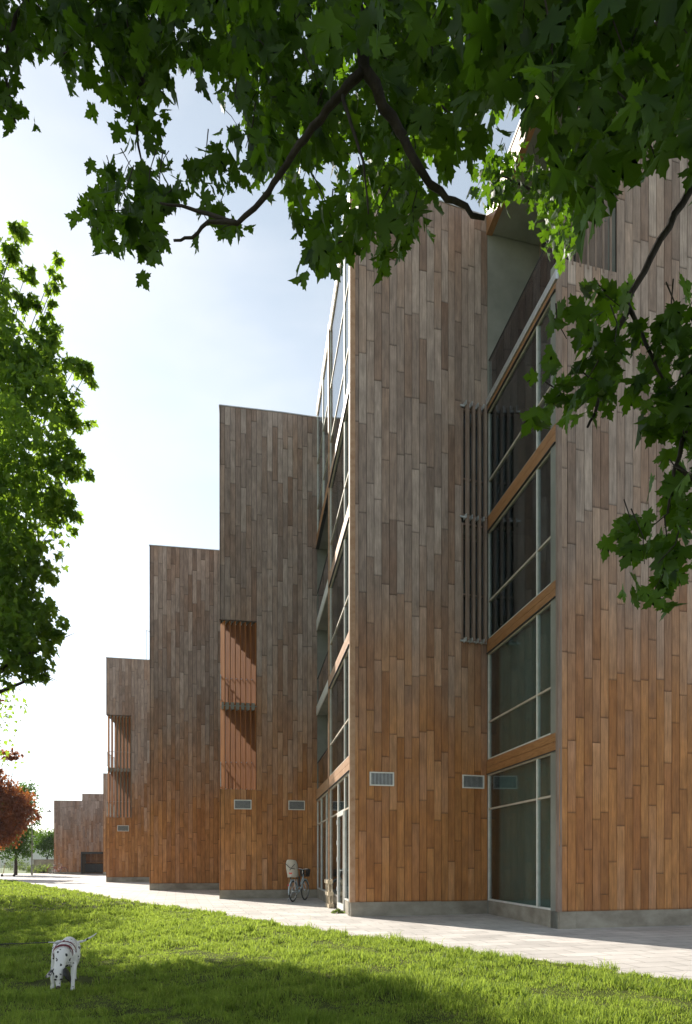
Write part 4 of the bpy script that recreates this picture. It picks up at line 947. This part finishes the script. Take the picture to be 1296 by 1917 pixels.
fb_ = gr(94, 1637); bicycle('small bicycle leaning at the left end of the far low block', (fb_.x - .2, 66.2, 0), .35, False, mat('red paint', (.35, .08, .06), .4))
# e-scooter
o = thing('electric_scooter', 'dark kick scooter parked on the paving by the copper maple', 'scooter', (gr(9, 1641).x, 56.2, 0), .05)
b = MB(); b.box((.45, 0, .11), (.75, .15, .05)); b.build('deck', blk, o)
for x in (.0, .98):
    b = MB(); b.ring((x, 0, .11), (0, 1, 0), .085, .028, 20, 8); b.tube([(x, -.03, .11), (x, .03, .11)], .06, 12); b.build('wheel', rub, o, True)
b = MB(); b.tube([(.82, 0, .12), (.98, 0, .13)], .03, 8); b.tube([(.1, 0, .12), (.02, 0, .14), (.13, 0, .36), (.26, 0, 1.1)], .026, 8); b.build('stem', tan_, o, True)
b = MB(); b.tube([(.26, -.23, 1.1), (.26, .23, 1.1)], .016, 8); b.box((.23, 0, 1.12), (.12, .07, .05)); b.build('handlebar', blk, o)

# ------------------------------------------------------------------ PALLET, leaning on the glazed side
pw = noisy('raw pine', (.42, .34, .23), (.56, .47, .34), 3, .8, .2, stretch=(3, 3, 3))
pp_ = V2(-.52, 19.35); d, n, L = dn(Pm, M0)
o = thing('wooden_pallet', 'small raw wooden pallet standing on edge against the glazing beside the door', 'pallet', (pp_.x, pp_.y, 0), math.atan2(d.y, d.x))
# local x along the face, local y outwards is -y -> left of building is n
b = MB()
for z in (.06, .40, .74):
    b.box((0, -.0, z), (.78, .022, .10)); 
b.build('top_board', pw, o)
b = MB()
for z in (.06, .40, .74): b.box((0, .13, z), (.78, .022, .10))
b.build('bottom_board', pw, o)
b = MB()
for x in (-.34, 0, .34): b.box((x, .020, .40), (.10, .018, .80)); b.box((x, .11, .40), (.10, .018, .80))
for x in (-.34, 0, .34):
    for z in (.08, .40, .72): b.box((x, .065, z), (.1, .072, .1))
b.build('block', pw, o)
for c_ in o.children: c_.rotation_euler = (R(3), 0, 0)
# small litter of weeds by the door
lv, _ = blob_leaves([((0, 0, .03), (.16, .08, .05)), ((.2, .03, .02), (.1, .06, .03))], .07, 900, 99, LO, LOF, droop=-.2)
o = leafmesh('weed', [lv], M['bush'], None); o.location = (-.28, 17.2, 0); tag(o, 'small green weed growing at the foot of the door', 'plant')

# ------------------------------------------------------------------ DALMATIAN
dm = mat('dalmatian coat', (.72, .70, .68), .6, 0, .3)
b_ = dm.node_tree.nodes['Principled BSDF']; t = nd(dm, 'ShaderNodeTexCoord')
vo = nd(dm, 'ShaderNodeTexVoronoi', Scale=23); nn = nd(dm, 'ShaderNodeTexNoise', Scale=30, Detail=2)
vm_ = nd(dm, 'ShaderNodeVectorMath', operation='SCALE'); vm_.inputs['Scale'].default_value = .03; lk(dm, t.outputs['Object'], nn.inputs[0]); lk(dm, nn.outputs['Color'], vm_.inputs[0])
va_ = nd(dm, 'ShaderNodeVectorMath', operation='ADD'); lk(dm, t.outputs['Object'], va_.inputs[0]); lk(dm, vm_.outputs[0], va_.inputs[1]); lk(dm, va_.outputs[0], vo.inputs['Vector'])
sp_ = nd(dm, 'ShaderNodeSeparateColor'); lk(dm, vo.outputs['Color'], sp_.inputs[0])
th_ = nd(dm, 'ShaderNodeMapRange'); th_.inputs['From Min'].default_value = .3; th_.inputs['From Max'].default_value = 1; th_.inputs['To Min'].default_value = 0; th_.inputs['To Max'].default_value = .5; lk(dm, sp_.outputs[0], th_.inputs['Value'])
lt = nd(dm, 'ShaderNodeMath', operation='LESS_THAN'); lk(dm, vo.outputs['Distance'], lt.inputs[0]); lk(dm, th_.outputs[0], lt.inputs[1])
mxx = nd(dm, 'ShaderNodeMix', data_type='RGBA'); mxx.inputs['A'].default_value = (.74, .71, .68, 1); mxx.inputs['B'].default_value = (.015, .014, .014, 1)
lk(dm, lt.outputs[0], mxx.inputs['Factor']); lk(dm, mxx.outputs['Result'], b_.inputs['Base Color'])
n5 = nd(dm, 'ShaderNodeTexNoise', Scale=140, Detail=3); bu = nd(dm, 'ShaderNodeBump', Strength=.25, Distance=.004); lk(dm, t.outputs['Object'], n5.inputs[0]); lk(dm, n5.outputs[0], bu.inputs['Height']); lk(dm, bu.outputs[0], b_.inputs['Normal'])
DX, DY = -3.24, 7.85; DZ = float(zl(DX, DY))
dog = thing('dog', 'white dalmatian with black spots and burgundy harness sniffing the grass, head down', 'dog', (DX, DY, DZ), R(20))
b = MB()
def limb(pts, rs, n=14):
    P_ = [Vector(p) for p in pts]; out = []; ro = []
    for i in range(len(P_) - 1):
        p0 = P_[max(i - 1, 0)]; p1 = P_[i]; p2 = P_[i + 1]; p3 = P_[min(i + 2, len(P_) - 1)]
        for k in range(5):
            t = k / 5; out.append(.5 * ((2 * p1) + (p2 - p0) * t + (2 * p0 - 5 * p1 + 4 * p2 - p3) * t * t + (3 * p1 - p0 - 3 * p2 + p3) * t ** 3)); ro.append(rs[i] + (rs[i + 1] - rs[i]) * t)
    out.append(P_[-1]); ro.append(rs[-1]); b.tube(out, ro, n)
    b.ball(P_[0], rs[0] * .99, n, 8); b.ball(P_[-1], rs[-1] * .99, n, 8)
limb([(.03, .62, .455), (.025, .48, .44), (.01, .30, .425), (0, .14, .41), (-.01, .0, .405)], [.090, .100, .105, .122, .105])
limb([(0, .16, .34), (0, .04, .34), (-.01, -.05, .37)], [.085, .095, .07])
limb([(-.01, .03, .46), (-.02, -.09, .42), (-.035, -.19, .33), (-.045, -.24, .25)], [.085, .080, .062, .058])
limb([(-.045, -.235, .255), (-.047, -.262, .20), (-.05, -.275, .14), (-.05, -.28, .085)], [.066, .056, .031, .024])
b.ball((-.045, -.25, .235), (.066, .05, .055), 14, 10)
for s, fy, px_ in ((1, -.10, .0), (-1, .05, -.03)):
    limb([(.075 * s, .03, .40), (.10 * s, .05, .30), (.095 * s + px_, fy * .5 + .02, .17), (.095 * s + px_, fy, .06), (.095 * s + px_, fy - .015, .03)], [.062, .042, .026, .021, .025])
    b.ball((.095 * s + px_, fy - .035, .022), (.029, .042, .023))
for s, fy in ((1, .62), (-1, .50)):
    limb([(.075 * s, .60, .42), (.10 * s, fy - .10, .29), (.09 * s, fy + .02, .17), (.09 * s, fy, .06), (.09 * s, fy - .02, .03)], [.088, .062, .030, .023, .026])
    b.ball((.09 * s, fy - .045, .022), (.029, .042, .023))
limb([(.04, .68, .47), (.09, .74, .455), (.19, .77, .465), (.30, .78, .52), (.35, .78, .56)], [.028, .021, .017, .012, .007], 8)
body = b.build('body', dm, dog, True)
rm = body.modifiers.new('join', 'REMESH'); rm.mode = 'VOXEL'; rm.voxel_size = .007; rm.use_smooth_shade = True
sm = body.modifiers.new('soft', 'SMOOTH'); sm.iterations = 6; sm.factor = .6
earm = mat('black ear', (.02, .018, .018), .6); nosem = mat('dark nose', (.05, .025, .025), .35); pink = mat('pinkish inner ear', (.45, .28, .24), .6)
b = MB(); b.ball((-.05, -.312, .080), (.024, .020, .020), 12, 8); b.build('nose', nosem, dog, True)
for s in (-1, 1):
    b = MB(); b.ball((-.048 + s * .030, -.311, .168), (.015, .010, .010), 10, 6); b.build('eye', earm, dog, True)
b = MB()
def ear(c, dx, dz, w, m):
    c = Vector(c); e = Vector((dx, .02, dz)); s_ = Vector((.35 if dx > 0 else .1, .75, .55 if dx < 0 else 0)).normalized()
    vs = []; 
    for k in range(7):
        t = k / 6; wd_ = w * math.sin(math.pi * (.18 + .78 * t)); p = c + e * t + Vector((0, -.03 * math.sin(t * 3), -.015 * t * t))
        vs += [p - s_ * wd_ , p + Vector((0, 0, .012)), p + s_ * wd_]
    bb_ = MB(); bb_.add(vs, [(3 * k + j, 3 * k + j + 1, 3 * k + j + 4, 3 * k + j + 3) for k in range(6) for j in range(2)])
    oo = bb_.build('ear', m, dog, True); md = oo.modifiers.new('t', 'SOLIDIFY'); md.thickness = .008; return oo
ear((.015, -.27, .275), .055, -.14, .065, earm); ear((-.10, -.245, .265), -.085, -.06, .055, noisy('spotted ear', (.55, .5, .47), (.03, .03, .03), 26, .6, 0, lo=.48, hi=.52))
# harness: straps that follow the chest
hm_ = mat('burgundy webbing', (.16, .018, .03), .7); steel = mat('steel ring', (.5, .5, .5), .3, 1)
b = MB()
def hoop(c, ax, rx, rz_, w=.013, a0=0, a1=360):
    c = Vector(c); ax = Vector(ax).normalized(); x_ = Vector((1, 0, 0)); u_ = (x_ - ax * x_.dot(ax)).normalized(); v_ = ax.cross(u_)
    N = 30; P_ = []
    for k in range(N + 1):
        a = R(a0 + (a1 - a0) * k / N); P_.append((c + u_ * (rx * math.cos(a)) + v_ * (rz_ * math.sin(a)), (u_ * math.cos(a) + v_ * math.sin(a))))
    vs = []
    for p_, o_ in P_:
        vs += [p_ - ax * w, p_ + ax * w, p_ + ax * w + o_ * .005, p_ - ax * w + o_ * .005]
    fs = [(4 * k + j, 4 * k + (j + 1) % 4, 4 * k + 4 + (j + 1) % 4, 4 * k + 4 + j) for k in range(N) for j in range(4)]
    b.add(vs, fs)
hoop((0, .17, .40), (0, 1, .12), .124, .135); hoop((-.012, -.035, .425), (0, .92, .55), .104, .112, .014)
b.tube([(-.02, .02, .535), (-.01, .17, .54)], .012, 6)
b.build('harness', hm_, dog)
b = MB(); b.ring((-.08, .14, .515), (0, .3, 1), .02, .004, 16, 6); b.build('harness_ring', steel, dog, True)
# leash to the left
a = dog.location + Vector((-.09, .14, .52)); e = Vector((-6.6, 7.7, .50))
b = MB(); b.tube([a, a.lerp(e, .06) + Vector((0, 0, .004))], .010, 8); b.build
ls = thing('leash', 'taut black leash running from the harness out to the left', 'leash', tuple(a))
b = MB(); N = 20; b.tube([Vector((0, 0, 0)).lerp(e - a, .04 + .96 * k / N) + Vector((0, 0, -.07 * math.sin(math.pi * k / N))) for k in range(N + 1)], .006, 6); b.build('cord', blk, ls)
b = MB(); b.tube([(0, 0, 0), (e - a) * .045], .009, 8); b.ring((-.01, 0, 0), (0, 1, .3), .014, .003, 14, 5); b.build('clasp', steel, ls, True)
